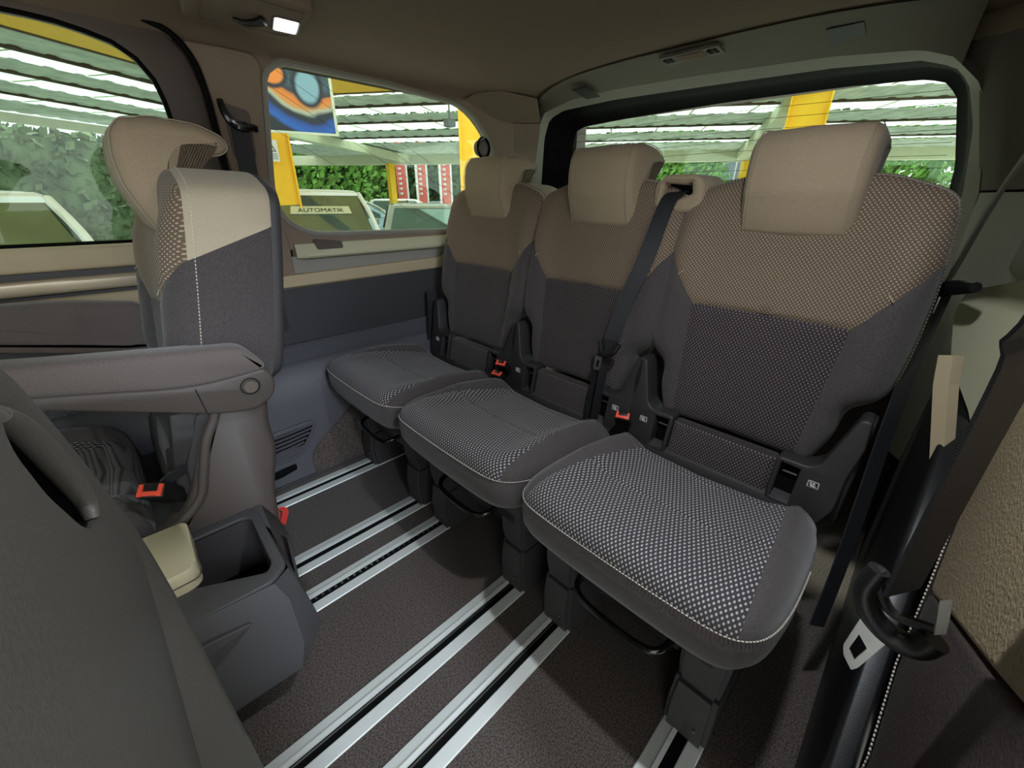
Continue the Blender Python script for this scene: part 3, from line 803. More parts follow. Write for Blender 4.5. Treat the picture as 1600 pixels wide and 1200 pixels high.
    for sg in (-1, 1):
        F = [f for f in s[1] if sg * sum(s[0][i][0] for i in f) > 0]
        used = sorted({i for f in F for i in f}); mp = {i: k_ for k_, i in enumerate(used)}
        emit('cushion_bolster', lifted(([s[0][i] for i in used], [tuple(mp[i] for i in f) for f in F])), M['dark'], root, 80)
    secs = []
    for ins, z in ((.0, .402), (-.002, .396), (-.004, .37), (-.001, .34), (.010, .318), (.03, .310)):
        secs.append([(x, y, z) for x, y in offset_poly(CUSH, ins)])
    emit('cushion_skirt', lifted(loft(secs)), M['dark'], root, 60)
    g = []
    rim = resample(offset_poly(CUSH, -.002), 300)
    for i in range(300):
        (x, y), (x2, y2) = rim[i], rim[(i + 1) % 300]
        if y > .80: continue
        g.append(tube([(x, y, .403), (x + (x2 - x) * .65, y + (y2 - y) * .65, .403)], .0012, 4, 0))
    emit('cushion_stitching', lifted(join(*g)), M['stitch'], root, smooth=False, kind='stuff')
    # base
    emit('seat_pan', box(-.20, .20, .60, 1.06, .245, .345, .01), M['black'], root)
    emit('pan_base', box(-.125, .125, .63, 1.0, .19, .25, .01), M['black'], root)
    emit('rear_bracket', box(-.235, .235, 1.0, 1.12, .24, .40, .02), M['plastic'], root)
    for s_ in (-1, 1):
        c = s_ * .177
        lo = [[(c - .046, .605, 0.006), (c + .046, .605, 0.006), (c + .046, 1.10, 0.006), (c - .046, 1.10, 0.006)],
              [(c - .045, .598, .09), (c + .045, .598, .09), (c + .045, 1.10, .09), (c - .045, 1.10, .09)],
              [(c - .042, .606, .165), (c + .042, .606, .165), (c + .042, 1.09, .165), (c - .042, 1.09, .165)]]
        bm = bmesh.new(); me = bpy.data.meshes.new('t'); me.from_pydata(loft(lo)[0], [], loft(lo)[1]); bm.from_mesh(me)
        bmesh.ops.bevel(bm, geom=[e for e in bm.edges if abs(e.verts[0].co.z - e.verts[1].co.z) > .02 or e.verts[0].co.z > .16], offset=.010, segments=2, affect='EDGES')
        lg = emit('leg', bm, M['plastic'], root, 50)
        up_ = [[(c - .040, .612, .160), (c + .040, .612, .160), (c + .040, 1.08, .160), (c - .040, 1.08, .160)],
               [(c - .043, .602, .21), (c + .043, .602, .21), (c + .043, 1.08, .21), (c - .043, 1.08, .21)],
               [(c - .046, .598, .35), (c + .046, .598, .35), (c + .046, 1.08, .32), (c - .046, 1.08, .32)]]
        bm = bmesh.new(); me = bpy.data.meshes.new('t'); me.from_pydata(loft(up_)[0], [], loft(up_)[1]); bm.from_mesh(me)
        bmesh.ops.bevel(bm, geom=[e for e in bm.edges if abs(e.verts[0].co.z - e.verts[1].co.z) > .02], offset=.008, segments=2, affect='EDGES')
        emit('leg_cover', bm, M['plastic'], lg, 50)
        emit('screw', tube([(c + .02, .599, .06), (c + .02, .594, .06)], .003, 8, 0), M['steel'], lg)
    emit('slide_handle', tube([(-.10, .64, .27), (-.10, .585, .262), (-.085, .555, .255), (-.04, .545, .25), (.06, .545, .25), (.10, .555, .255), (.115, .585, .262), (.115, .64, .27)], .0075, 10, 5), M['gloss'], root)
    OFF[0] = Vector((0, 0, 0))
    return root

GRP = 'row of beige and charcoal rear seats'
s3 = build_seat('van_seat', 'nearest rear seat, beige headrest and dotted charcoal cushion, beside the right wall', (-.262, .8, 0), GRP)
# clones: middle, far, second row, nearest folded seat
s2 = copy_tree(s3); s2.location = (-.782, .8, 0); s2['label'] = 'middle rear seat of beige and charcoal cloth with the black belt down its back'
emit('care_tag', box(-.035, .012, -.165, -.163, .245, .275), M['white'], s2, smooth=False)
s1 = copy_tree(s3); s1.location = (-1.300, .8, 0); s1['label'] = 'farthest rear seat, beige and charcoal, standing in the left rear corner'
sA = copy_tree(s3); sA.location = (-1.305, -.235, 0); sA['group'] = 'second row seats'
sA['label'] = 'second row seat with armrest, pale beige upper side, seen from behind by the left door'
# seat A keeps its own details; its rear-row leg covers are the same type
for o in sA.children:      # its rim thread is white
    if o.name.startswith('rim_stitching'):
        o.material_slots[0].link = 'OBJECT'; o.material_slots[0].material = M['stitch']

# middle seat belt outlet and belt
t = world_thing('belt_outlet', 'beige padded belt outlet on the right shoulder of the middle rear seat', 'belt guide', (-.54, 1.2, 1.06))
prof = rpoly([(-.610, 1.010), (-.617, 1.085), (-.590, 1.112), (-.50, 1.112), (-.478, 1.09), (-.478, 1.03), (-.50, 1.018), (-.56, 1.016)], .014, 3)
hole = rpoly([(-.590, 1.045), (-.588, 1.092), (-.53, 1.086), (-.515, 1.094), (-.508, 1.066), (-.535, 1.055), (-.57, 1.045)], .005, 3)
emit('outlet_cover', prism(prof, 'y', 1.158, 1.31, holes=[hole], bev=.012), M['beige'], t, 60)
emit('outlet_mouth', prism(offset_poly(hole, -.004), 'y', 1.20, 1.204), M['rubber'], t, smooth=False)
t = world_thing('seat_belt', 'black seat belt hanging from the beige outlet down the middle rear seat', 'seat belt', (-.56, 1.1, 1.06))
emit('webbing', strap([(-.552, 1.21, 1.075), (-.556, 1.150, 1.060), (-.560, 1.122, 1.02), (-.578, 1.095, .90), (-.607, 1.065, .78), (-.628, 1.045, .66)], [(1, 0, 0)] * 3 + [(1, .3, 0)] * 2 + [(.8, .6, 0)], .046), M['web'], t)
emit('webbing', strap([(-.628, 1.045, .66), (-.640, 1.035, .58), (-.652, 1.02, .50), (-.655, 1.01, .40)], [(.8, .6, 0), (.5, .9, 0), (.4, 1, 0), (.4, 1, 0)], .042), M['web'], t)
emit('webbing', strap([(-.622, 1.035, .66), (-.628, 1.022, .58), (-.63, 1.01, .50), (-.632, 1.0, .40)], [(.6, .8, 0), (.5, .9, 0), (.3, 1, 0), (.3, 1, 0)], .03), M['web'], t)
tg = emit('belt_tongue', tube([(-.655, 1.03, .655), (-.63, 1.01, .625), (-.60, 1.01, .635), (-.585, 1.02, .665)], .009, 8, 4), M['black'], t)
emit('tongue_plate', prism(rpoly([(-.018, -.045), (.006, -.045), (.010, 0), (-.014, 0)], .003, 2), 'y', 1.008, 1.0105, holes=[[(-.010, -.036), (.000, -.036), (.003, -.012), (-.007, -.012)]], mapf=lambda a, b, c: (-.64 + a, c, .615 + b)), M['steel'], tg)

# buckles
def buckle(loc, rz, label, tilt=.5, s=1., face=1.):
    t = thing('seat_buckle', label, 'buckle', loc, 'red-button seat belt buckles', rz=rz)
    t.rotation_euler = (tilt, 0, rz)
    b = box(-.022 * s, .022 * s, -.013 * s, .013 * s, -.045 * s, .02 * s, .005)
    h = emit('housing', b, M['black'], t)
    emit('release_button', join(box(-.019 * s, .019 * s, -.010 * s, -.002 * s, .014 * s, .0235 * s, .002), box(-.019 * s, -.012 * s, -.011 * s, .010 * s, .014 * s, .0232 * s, .002), box(.012 * s, .019 * s, -.011 * s, .010 * s, .014 * s, .0232 * s, .002)), M['red'], t, label='red release button')
    emit('stalk', strap([(0, 0, -.04 * s), (0, .004, -.07 * s), (0, .02, -.10 * s)], (1, 0, 0), .026 * s), M['web'], t)
    return t
buckle((-1.035, .975, .480), .35, 'red-topped black buckle between the farthest and middle rear seats, upper of the two', .7)
buckle((-1.025, .945, .447), .2, 'red-topped buckle low between farthest and middle rear seats, half hidden by the cushion', .5)
buckle((-.512, .965, .470), .35, 'red-topped black buckle between the middle and nearest rear seats', .7)
buckle((-1.035, -.045, .468), .9, 'largest black buckle with red button beside the cushion of the second row seat', .75, 1.25)
t = world_thing('belt_strap', 'short black strap looped above the large buckle on the second row seat', 'strap', (-1.03, 0, .5))
emit('webbing', strap([(-1.05, .035, .495), (-1.035, .0, .497), (-1.03, -.03, .488), (-1.025, -.035, .478)], (.2, .1, 1), .024, .004), M['web'], t)

# ---- second row seat A: its right side panel, armrests
t = world_thing('armrest', 'grey cloth armrest with round hinge button on the side of the second row seat', 'armrest', (-1.0, .1, .66), group='armrests of the second row seats')
ap = rpoly([(-.40, .795), (-.40, .845), (-.14, .800), (.17, .760), (.202, .715), (.198, .703), (.069, .697), (-.13, .744)], [.02, .02, .05, .02, .01, .003, .06, .05], 4)
emit('armrest_pad', puff([(a, b) for a, b in ap], -1.045, -.975, .010), M['grey'], t, 50)
lp = rpoly([(-.40, .775), (-.40, .797), (-.13, .746), (.069, .698), (.199, .705), (.212, .685), (.210, .64), (.165, .612), (.09, .628), (-.13, .718)], [.004, .003, .05, .06, .01, .02, .04, .05, .04, .03], 4)
emit('armrest_base', puff(lp, -1.042, -.978, .006), M['seat_plastic'], t, 50)
hb = emit('hinge_button', tube([(-.982, .163, .672), (-.973, .163, .672)], .0135, 20, 0), M['taupe'], t, 30)
emit('button_ring', tube([(-.9775, .163 + .018 * math.cos(a * PI / 12), .672 + .018 * math.sin(a * PI / 12)) for a in range(24)], .0018, 6, 0, True), M['black'], hb)
emit('seam_line', tube([(-.9775, .069, .695), (-.9775, .075, .640)], .001, 5, 0), M['black'], t)
t2 = world_thing('armrest', 'far armrest of the second row seat, between its backrest and the left door', 'armrest', (-1.56, -.1, .75), group='armrests of the second row seats')
ap = rpoly([(-.40, .760), (-.40, .82), (-.1, .80), (.05, .775), (.08, .72), (.05, .655), (0, .655)], .015, 3)
emit('armrest_pad', puff(ap, -1.600, -1.545, .012), M['grey'], t2, 50)
emit('armrest_base', puff(rpoly([(-.40, .735), (-.40, .760), (0, .66), (.05, .655), (.03, .635), (-.02, .64)], .006, 2), -1.596, -1.549, .006), M['taupe'], t2, 50)
# side lower shell of seat A
OFF[0] = Vector((-1.305, -.235, 0))
f_ = lambda L_: [(y * .957, 1.05 - (1.05 - z) * .957) for y, z in L_]
sp = rpoly(f_([(.215, .63), (.194, .535), (.200, .457), (.170, .35), (.155, .20), (.151, .0), (-.36, .0), (-.36, .30), (-.10, .32), (-.03, .35), (.006, .422), (.030, .48), (.045, .527), (.087, .594), (.095, .66), (.12, .69), (.20, .69)]),
           [.02, .04, .05, .05, .03, .003, .003, .02, .05, .04, .04, .04, .03, .02, .02, .02, .02], 4)
emit('side_shell', puff(sp, -1.10, -1.012, .016), M['seat_plastic'], sA, 50)
emit('shell_rib', tube([(-1.014, y, z) for y, z in f_([(.103, .66), (.096, .60), (.062, .535), (.038, .46), (.016, .40), (-.04, .352), (-.14, .318)])], .010, 8, 5), M['seat_plastic'], sA, 50)
emit('release_loop', strap([(-1.105, .155, .205), (-1.10, .166, .245), (-1.095, .182, .238), (-1.10, .168, .195)], (.5, .5, .6), .016, .0025), M['redcloth'], sA, label='red webbing pull loop')
OFF[0] = Vector((0, 0, 0))

# ------------------------------------------------------------------ console on the centre rails
t = world_thing('floor_console', 'dark plastic console with open bin and cream lid between the second row seats', 'console', (-.87, 0, 0))
body = [[(-1.03, -.42, .30), (-.735, -.42, .30), (-.728, .085, .30), (-.76, .112, .30), (-1.00, .118, .30), (-1.03, .10, .30)],
        [(-1.02, -.42, .348), (-.755, -.42, .375), (-.742, .070, .345), (-.77, .104, .340), (-.99, .108, .345), (-1.02, .09, .345)]]
low = [[(-.985, -.42, .0), (-.80, -.42, .0), (-.80, .00, .0), (-.83, .03, .0), (-.95, .03, .0), (-.985, .01, .0)],
       [(-.985, -.42, .05), (-.795, -.42, .05), (-.79, .02, .05), (-.82, .05, .05), (-.95, .05, .05), (-.985, .03, .05)],
       [(-1.02, -.42, .10), (-.745, -.42, .10), (-.722, .07, .10), (-.77, .118, .11), (-.97, .122, .11), (-1.02, .10, .10)],
       [(-1.03, -.42, .18), (-.728, -.42, .18), (-.712, .085, .18), (-.75, .135, .16), (-.99, .138, .16), (-1.03, .11, .18)]]
V, F = loft(low + body, True, True)
F = F[:-1]                      # open top, closed by the rim below
emit('console_body', (V, F), M['console'], t, 35)
rim_o = rpoly([(-1.02, -.42), (-.757, -.42), (-.744, .068), (-.772, .103), (-.99, .107), (-1.02, .088)], .01, 2)
rim_i = rpoly([(-.985, -.05), (-.835, -.05), (-.775, .068), (-.795, .082), (-.97, .088), (-.985, .075)], .008, 2)
emit('console_rim', prism(rim_o, 'z', .340, .352, holes=[rim_i], bev=.003), M['console'], t)
secs = [[(x, y, z) for x, y in rim_i] for z in (.345, .20)]
emit('storage_bin', loft(secs, True, False), M['plastic'], t, 60)
emit('bin_floor', prism(rim_i, 'z', .198, .202), M['rubber'], t)
ld = [[(x * sc + (1 - sc) * -.90, y, z) for x, y in rpoly([(-.998, -.30), (-.828, -.30), (-.828, -.045), (-.842, -.028), (-.985, -.022), (-.998, -.03)], .012, 3)] for sc, z in ((.98, .352), (1.0, .360), (1.0, .388), (.985, .396), (.95, .400))]
emit('console_lid', loft(ld), M['lid'], t, 50, label='cream leather lid')
emit('lid_seam', tube([(-.998, -.023, .374), (-.90, -.025, .374), (-.84, -.027, .374), (-.827, -.06, .374), (-.827, -.20, .374)], .0012, 5, 3), M['taupe'], t)
pk = rpoly([(-.40, .20), (-.40, .31), (-.05, .31), (.02, .30), (-.02, .27), (-.12, .20)], .012, 3)
emit('side_pocket_lip', prism(pk, 'x', -.735, -.722, bev=.003), M['plastic'], t)
V, F = loft([[(-1.02, .10, .350), (-1.0, .12, .352), (-.90, .112, .35), (-.98, .09, .345)], [(-1.05, .14, .28), (-1.03, .15, .28), (-.93, .142, .28), (-1.0, .12, .28)], [(-1.07, .15, .22), (-1.05, .16, .22), (-1.02, .155, .22), (-1.04, .165, .20)], [(-1.05, .145, .01), (-1.03, .15, .01), (-1.0, .145, .01), (-1.02, .155, .01)]])
emit('corner_fin', (V, F), M['console'], t, 40)

# ------------------------------------------------------------------ nearest second row seat: back shell right in front of the camera
t = world_thing('van_seat', 'second row seat nearest the camera, large dark plastic back shell with grab handle', 'seat', (-.27, -.25, 0), group='second row seats')
def ysh(z): return -.0535 - .11 * max(0, .71 - z)
def yrim(z): return -.0490 if z > .72 else -.0445 - .0045 * max(0, (z - .60) / .12) if z > .60 else -.0375 - .007 * max(0, z - .1) / .5
HALF = [(-.515, .04), (-.522, .30), (-.524, .62), (-.522, .70), (-.508, .745), (-.455, .815), (-.398, .893), (-.362, .938), (-.330, .972), (-.300, .990)]
O = HALF + [(-.43 - x, z) for x, z in reversed(HALF)]
O = rpoly(O, .03, 3)
secs = []
for d, f in ((.004, -.06), (0., -.012), (.003, -.003), (.010, 0.), (.018, .15), (.027, .75), (.031, 1.)):
    ring = []
    for (x, z), (x0, z0) in zip(offset_poly(O, d), O):
        y = yrim(z0) + f if f < 0 else yrim(z0) * (1 - f) + (ysh(z0) - .001) * f
        ring.append((x, y, z))
    secs.append(ring)
emit('shell_rim', loft(secs, True, False), M['shell'], t, 60)
face = offset_poly(O, .030)
hs = rpoly([(-.290, .954), (-.313, .946), (-.332, .930), (-.352, .908), (-.376, .878), (-.388, .850), (-.376, .837), (-.345, .846), (-.324, .864), (-.293, .906), (-.280, .940)], .008, 2)
zs = [.04, .2, .35, .5, .6, .66, .70, .74]
bm = prism(face, 'y', -.004, 0, holes=[hs])
for z in zs[1:]: bmesh.ops.bisect_plane(bm, geom=bm.verts[:] + bm.edges[:] + bm.faces[:], plane_co=(0, 0, z), plane_no=(0, 0, 1), dist=1e-6)
for v in bm.verts: v.co.y += ysh(v.co.z)
emit('shell_panel', bm, M['shell'], t, 40)
emit('grab_handle', tube([(x, ysh(z) - .001, z) for x, z in [(-.298, .953), (-.320, .936), (-.346, .907), (-.368, .876), (-.380, .850), (-.372, .838)]], lambda u: .0045 + .003 * math.sin(u * PI), 12, 6), M['shell'], t)
secs = [[(x, ysh(z) + dy, z) for x, z in hs] for dy in (-.003, -.034)]
emit('handle_well', loft(secs, True, False), M['rubber'], t)
emit('inner_cloth', prism(offset_poly(hs, -.006), 'y', 0, .001, mapf=lambda a, b, c: (a, ysh(b) - .005 + c - .026 * max(0, min(1, (-.778 - (.8 * a - .6 * b)) / .048)), b)), M['weave_dark'], t)
inset = lambda d: offset_poly(O, d)
ysafe = lambda z: 0.
bs = [[(x * k_ - .27 * (1 - k_), y + ysafe(z) , z) for x, z in inset(.012)] for y, k_ in ((-.10, 1.03), (-.16, 1.05), (-.24, 1.03), (-.27, .9))]
emit('backrest', loft(bs), M['dark'], t, 50)
emit('seat_cushion', prism(rpoly([(-.53, -.78), (-.01, -.78), (-.01, -.27), (-.53, -.27)], .06, 5), 'z', .32, .45, bev=.03), M['weave_seat'], t, 60)
hb = emit('headrest', puff([(y - 1.42, z) for y, z in HR], -.38, -.16, .02), M['beige'], t, 60)
for x in (-.44, -.085):
    emit('leg', box(x - .045, x + .045, -.75, -.28, 0.006, .33, .01), M['plastic'], t)
emit('base_cover', puff(rpoly([(-.35, .02), (-.09, .02), (-.085, .20), (-.11, .40), (-.35, .40)], .02, 3), -.545, -.50, .012), M['plastic'], t, 50)

# ------------------------------------------------------------------ belts and small fittings
# pillar belt on the left wall
t = world_thing('seat_belt', 'black belt hanging from a hooked guide in the left door pillar', 'seat belt', (-1.65, .43, 1.25))
emit('belt_guide', tube([(-1.655, .402, 1.315), (-1.652, .405, 1.285), (-1.648, .418, 1.256), (-1.645, .445, 1.244), (-1.645, .475, 1.248), (-1.647, .484, 1.240)], lambda u: .0085 + .003 * math.sin(u * PI), 8, 5), M['gloss'], t)
emit('webbing', strap([(-1.660, .437, 1.262), (-1.648, .437, 1.240), (-1.644, .432, 1.10), (-1.640, .425, .90), (-1.636, .42, .60)], (0, 1, 0), .050), M['web'], t)
# round belt guide on the rear left pillar
t = world_thing('belt_guide', 'round dark belt guide on the pillar behind the farthest headrest', 'belt guide', (-1.64, 1.42, 1.26))
emit('guide_cap', prism([(1.425 + a, 1.262 + b) for a, b in arcp((0, 0), .036, 0, 2 * PI, 24)[:-1]], 'x', -1.67, -1.635, bev=.012), M['taupe'], t, 50)
emit('guide_ring', tube([(-1.636, 1.425 + .036 * math.cos(a * PI / 12), 1.262 + .040 * math.sin(a * PI / 12)) for a in range(24)], .006, 8, 0, True), M['gloss'], t)
# stowed belt end by the farthest seat
t = world_thing('seat_belt', 'folded black belt end hanging between farthest rear seat and left wall', 'seat belt', (-1.60, 1.08, .55))
emit('webbing', strap([(-1.615, 1.07, .66), (-1.60, 1.06, .60), (-1.592, 1.05, .52), (-1.59, 1.04, .44)], (0, 1, .1), .05), M['web'], t)

# thin belt with its slider, right rear corner
t = world_thing('seat_belt', 'grey belt seen edge-on running down to a dark clip in the right rear corner', 'seat belt', (.03, 1.3, 1.0))
emit('webbing', strap([(.050, .80, 1.178), (.033, 1.05, 1.055), (.026, 1.30, .890)], (.3, .9, .8), .040, .003, 3), M['web_grey'], t)
emit('webbing', strap([(.026, 1.29, .885), (.024, 1.20, .78), (.030, 1.10, .60), (.045, .98, .36), (.05, .90, .20)], (.5, .9, .2), .040, .003, 4), M['web'], t)
sl = emit('belt_clip', tube([(.006, 1.31, .852), (.026, 1.25, .885), (.062, 1.16, .905)], lambda u: .010 + .006 * math.sin(u * PI), 8, 5), M['black'], t)
emit('clip_plate', box(.020, .024, 1.20, 1.25, .84, .875, .001), M['steel'], sl)

# leather-covered side bolster close to the camera on the right
t = world_thing('side_bolster', 'beige and dark grained leather panel with stitched seam beside the hanging belt', 'side panel', (.16, .6, 0))
def lpanel(pts, bev, w0, w1, name, m):
    emit(name, prism(rpoly(pts, .02, 3), 'x', w0, w1, bev=bev, res=3), m, t, 60)
lpanel([(.60, 1.20), (1.004, .90), (.990, .826), (.951, .798), (.902, .704), (.852, .608), (.765, .504), (.637, .577), (.473, .665), (.383, .716), (.25, .79), (.25, 1.20)], .010, .14, .19, 'leather_cover', M['leather'])
lpanel([(.768, .508), (.700, .401), (.575, .334), (.50, .10), (.25, .10), (.25, .786), (.383, .712), (.473, .661), (.637, .573)], .008, .14, .19, 'lower_leather_cover', M['leather_dark'])
sp_ = resample([(.960, .805), (.902, .706), (.852, .611), (.775, .515), (.700, .405), (.575, .337), (.52, .2)], 120, False)
g = [tube([(.138, a[0], a[1]), (.138, a[0] + (b[0] - a[0]) * .6, a[1] + (b[1] - a[1]) * .6)], .0012, 4, 0) for a, b in zip(sp_[:-1], sp_[1:])]
emit('leather_stitching', join(*g), M['stitch'], t, smooth=False, kind='stuff')

# near hanging belt with steel tongue
t = world_thing('seat_belt', 'wide black belt with steel tongue hanging close to the camera at the right edge', 'seat belt', (.06, .45, .75))
emit('webbing', strap([(.064, .40, 1.06), (.063, .43, .985), (.0635, .45, .945), (.066, .452, .82), (.068, .452, .715)], (.50, .8, -.38), .042, .003), M['web'], t)
tg = emit('belt_tongue', tube([(.048, .452, .728), (.045, .450, .700), (.055, .450, .678), (.075, .452, .662), (.094, .452, .664), (.101, .453, .682)], lambda u: .009 + .0035 * u, 12, 6), M['black'], t)
emit('tongue_frame', tube([(.048, .452, .728), (.058, .455, .700), (.072, .455, .685), (.098, .455, .690)], .005, 8, 5), M['black'], tg)
emit('tongue_plate', prism(rpoly([(.053, .690), (.0500, .622), (.0535, .610), (.064, .596), (.0675, .604), (.078, .664)], .002, 2), 'y', .448, .4505, holes=[[(.0565, .646), (.0550, .622), (.0625, .612), (.0665, .634)]]), M['steel'], tg)
emit('care_label', strap([(.096, .46, .722), (.101, .46, .700), (.104, .46, .684)], (.5, .5, .2), .010, .001), M['white'], t)

# ceiling lamp console ------------------------------------------------
t = world_thing('ceiling_lamp', 'lit white reading lamp in the taupe roof console over the left door', 'lamp', (-1.45, .48, 1.49))
pc = rpoly([(-1.575, .34), (-1.285, .30), (-1.285, .575), (-1.54, .605), (-1.575, .58)], .03, 4)
emit('lamp_console', prism(pc, 'z', 1.474, 1.50, bev=.006), M['headliner'], t)
pi_ = rpoly([(-1.545, .37), (-1.315, .34), (-1.315, .56), (-1.52, .585)], .02, 4)
emit('console_groove', tube([Vector((x, y, 1.4735)) for x, y in resample(pi_, 60)], .002, 5, 0, True), M['taupe'], t)
lf = rpoly([(-1.482, .590), (-1.488, .534), (-1.388, .508), (-1.385, .566)], .006, 3)
emit('lamp_lens', prism(lf, 'z', 1.4715, 1.4745, bev=.001), M['led'], t, label='lit white lens')
emit('lamp_bezel', tube([Vector((x, y, 1.473)) for x, y in resample(offset_poly(lf, -.004), 40)], .003, 6, 0, True), M['taupe'], t)
hk = emit('coat_hook', tube([(-1.475, .435, 1.470), (-1.455, .452, 1.462), (-1.43, .475, 1.462), (-1.415, .488, 1.466)], lambda u: .005 + .007 * u, 8, 4), M['black'], t)

# ------------------------------------------------------------------ outdoors: covered car park
ZG = -.55
struct('ground', box(-70, 30, -40, 80, ZG - .1, ZG), M['asphalt'], smooth=False)
ZR = 2.6
def bay(name, label, nv, dv, edges, dlo, dhi, loc):
    """roof bay: strips between offsets along nv, each running along dv from dlo(n) to dhi(n)"""
    t = world_thing(name, label, 'roof', loc)
    nv, dv = Vector((*nv, 0)), Vector((*dv, 0))
    for a, b, kind_ in edges:
        d0, d1 = dlo((a + b) / 2), dhi((a + b) / 2)
        z0 = ZR + (.02 if kind_ == 'w' else 0)
        per = .36; n = int((d1 - d0) / per); prof = []
        for i in range(n):
            q = d0 + i * per
            prof += [(q, 0), (q + .20, 0), (q + .24, .014), (q + .32, .014)]
        prof.append((d1, 0))
        V = []; F = []
        for (d, h) in prof:
            for nn in (a, b): p = nv * nn + dv * d; V.append((p.x, p.y, z0 + h))
        for i in range(len(prof) - 1): F.append((2 * i, 2 * i + 1, 2 * i + 3, 2 * i + 2))
        emit('clear_roof_sheet' if kind_ == 'w' else 'grey_roof_sheet', (V, F), M['transl' if kind_ == 'w' else 'concrete'], t, smooth=False)
        if kind_ == 'w':
            c = [nv * nn + dv * d for nn, d in ((a - .03, d0), (a + .03, d0), (a + .03, d1), (a - .03, d1))]
            emit('purlin', loft([[(p.x, p.y, z) for p in c] for z in (ZR - .03, ZR + .02)]), M['bark'], t, smooth=False)
            q = d0
            gs = []
            while q < d1:
                c = [nv * nn + dv * (q + e) for nn, e in ((a, 0), (b, 0), (b, .035), (a, .035))]
                gs.append(loft([[(p.x, p.y, z) for p in c] for z in (ZR + .01, ZR + .019)])); q += 1.08
            emit('sheet_lap', join(*gs), M['cream'], t, smooth=False, kind='stuff')
    return t
def slab(nv, dv, n0, n1, d0, d1, z0, z1):
    nv, dv = Vector((*nv, 0)), Vector((*dv, 0))
    c = [nv * nn + dv * d for nn, d in ((n0, d0), (n1, d0), (n1, d1), (n0, d1))]
    return loft([[(p.x, p.y, z) for p in c] for z in (z0, z1)])
NB, DB = (-.54, .84), (.84, .54)
bay('canopy_roof', 'striped grey and clear car park roof seen through the left rear side window', NB, DB,
    [(7.16, 7.45, 'w'), (7.45, 8.2, 'g'), (8.2, 9.08, 'w'), (9.08, 9.88, 'g'), (9.88, 11.17, 'w'), (11.17, 12.2, 'g'), (12.2, 13.5, 'w'), (13.5, 17., 'g')], lambda n: -.80 * n, lambda n: -.20 * n, (-8, 6, ZR))
bay('canopy_roof', 'striped grey and clear car park roof seen through the rear window', NB, DB,
    [(6.2, 7.0, 'w'), (7.0, 7.8, 'g'), (7.8, 8.3, 'w'), (8.3, 9.23, 'g'), (9.23, 10.17, 'w'), (10.17, 11.47, 'g'), (11.47, 12.52, 'w'), (12.52, 13.93, 'g'), (13.93, 14.8, 'w'), (14.8, 17., 'g')], lambda n: -.20 * n + .02, lambda n: 12., (0, 11, ZR))
NA, DA = (-.85, -.52), (-.52, .85)
bay('canopy_roof', 'striped grey and clear car park roof seen through the sliding door window', NA, DA,
    [(6.2, 6.35, 'w'), (6.35, 7.03, 'g'), (7.03, 7.67, 'w'), (7.67, 8.4, 'g'), (8.4, 9.23, 'w'), (9.23, 10.15, 'g'), (10.15, 10.95, 'w'), (10.95, 12.4, 'g')], lambda n: -1., lambda n: .89 * n, (-9, 0, ZR))
def single(name, geo, m, label, cat, group=None, **k):
    o = emit(name, geo, m, None, **k); return tag(o, label, cat, group)
single('roof_beam', slab(NA, DA, 3.6, 6.2, -1., 6.0, ZR - .02, ZR + .3), M['yellow'], 'broad yellow roof beam above the sliding door window', 'beam', smooth=False)
single('roof_beam', slab(NB, DB, 5.9, 7.16, -6.2, -1.4, ZR - .02, ZR + .3), M['yellow'], 'yellow roof beam at the top of the left rear side window', 'beam', smooth=False)
single('eave_beam', slab(NB, DB, 17., 17.35, -13.8, -2.5, 2.27, 2.62), M['cream'], 'long cream eave beam above the hedge in the left rear side window', 'beam', smooth=False)
single('eave_beam', slab(NB, DB, 17., 17.35, -2.4, 13., 2.27, 2.62), M['cream'], 'long cream eave beam across the rear window above the trees', 'beam', smooth=False)
single('eave_beam', slab(NA, DA, 12.4, 12.6, -1., 10.5, 2.42, 2.58), M['cream'], 'thin pale eave beam above the grey-green hedge in the door window', 'beam', smooth=False)
def bar(a, b, w_, h_):
    a, b = Vector(a), Vector(b); t_ = (b - a).normalized(); s_ = t_.cross(Vector((0, 0, 1))).normalized() * w_ / 2; u = Vector((0, 0, h_ / 2))
    return loft([[p - s_ - u, p + s_ - u, p + s_ + u, p - s_ + u] for p in (a, b)])
single('roof_brace', bar((-11.6, 3.4, 2.5), (-15.6, 9.6, 2.42), .3, .22), M['cream'], 'cream diagonal roof brace meeting the thin yellow post behind the cars', 'brace', smooth=False)
single('roof_brace', bar((-2.45, 8.9, 2.5), (-5.9, 16.9, 2.42), .3, .22), M['cream'], 'cream diagonal brace left of the yellow column in the rear window', 'brace', smooth=False)
def column(name, x, y, dx, dy, wd, z0, z1, label, fl=.06):
    """I-section steel column, flange direction (dx, dy)"""
    t = world_thing(name, label, 'column', (x, y, z0)); d = Vector((dx, dy, 0)).normalized(); n = Vector((-d.y, d.x, 0)); c = Vector((x, y, 0))
    def bx(a0, a1, b0, b1): return loft([[tuple(c + d * a + n * b + Vector((0, 0, z))) for a, b in ((a0, b0), (a1, b0), (a1, b1), (a0, b1))] for z in (z0, z1)])
    emit('web', bx(-wd / 2, wd / 2, -.03, .03), M['yellow'], t, smooth=False)
    for s_ in (-1, 1): emit('flange', bx(s_ * wd / 2 - .012, s_ * wd / 2 + .012, -wd * .28, wd * .28), M['yellow'], t, smooth=False)
    return t
c1 = column('yellow_column', -6.93, 2.22, .25, .97, .36, ZG, ZR, 'yellow steel column with a small white notice, beside the white car')
nt = prism([(-.07, -.13), (.07, -.13), (.07, .13), (-.07, .13)], 'x', 0, .004)
sgn = thing('notice', 'small white notice with yellow warning triangle on the left yellow column', 'sign', (-6.78, 2.13, 1.62), rz=-.15)
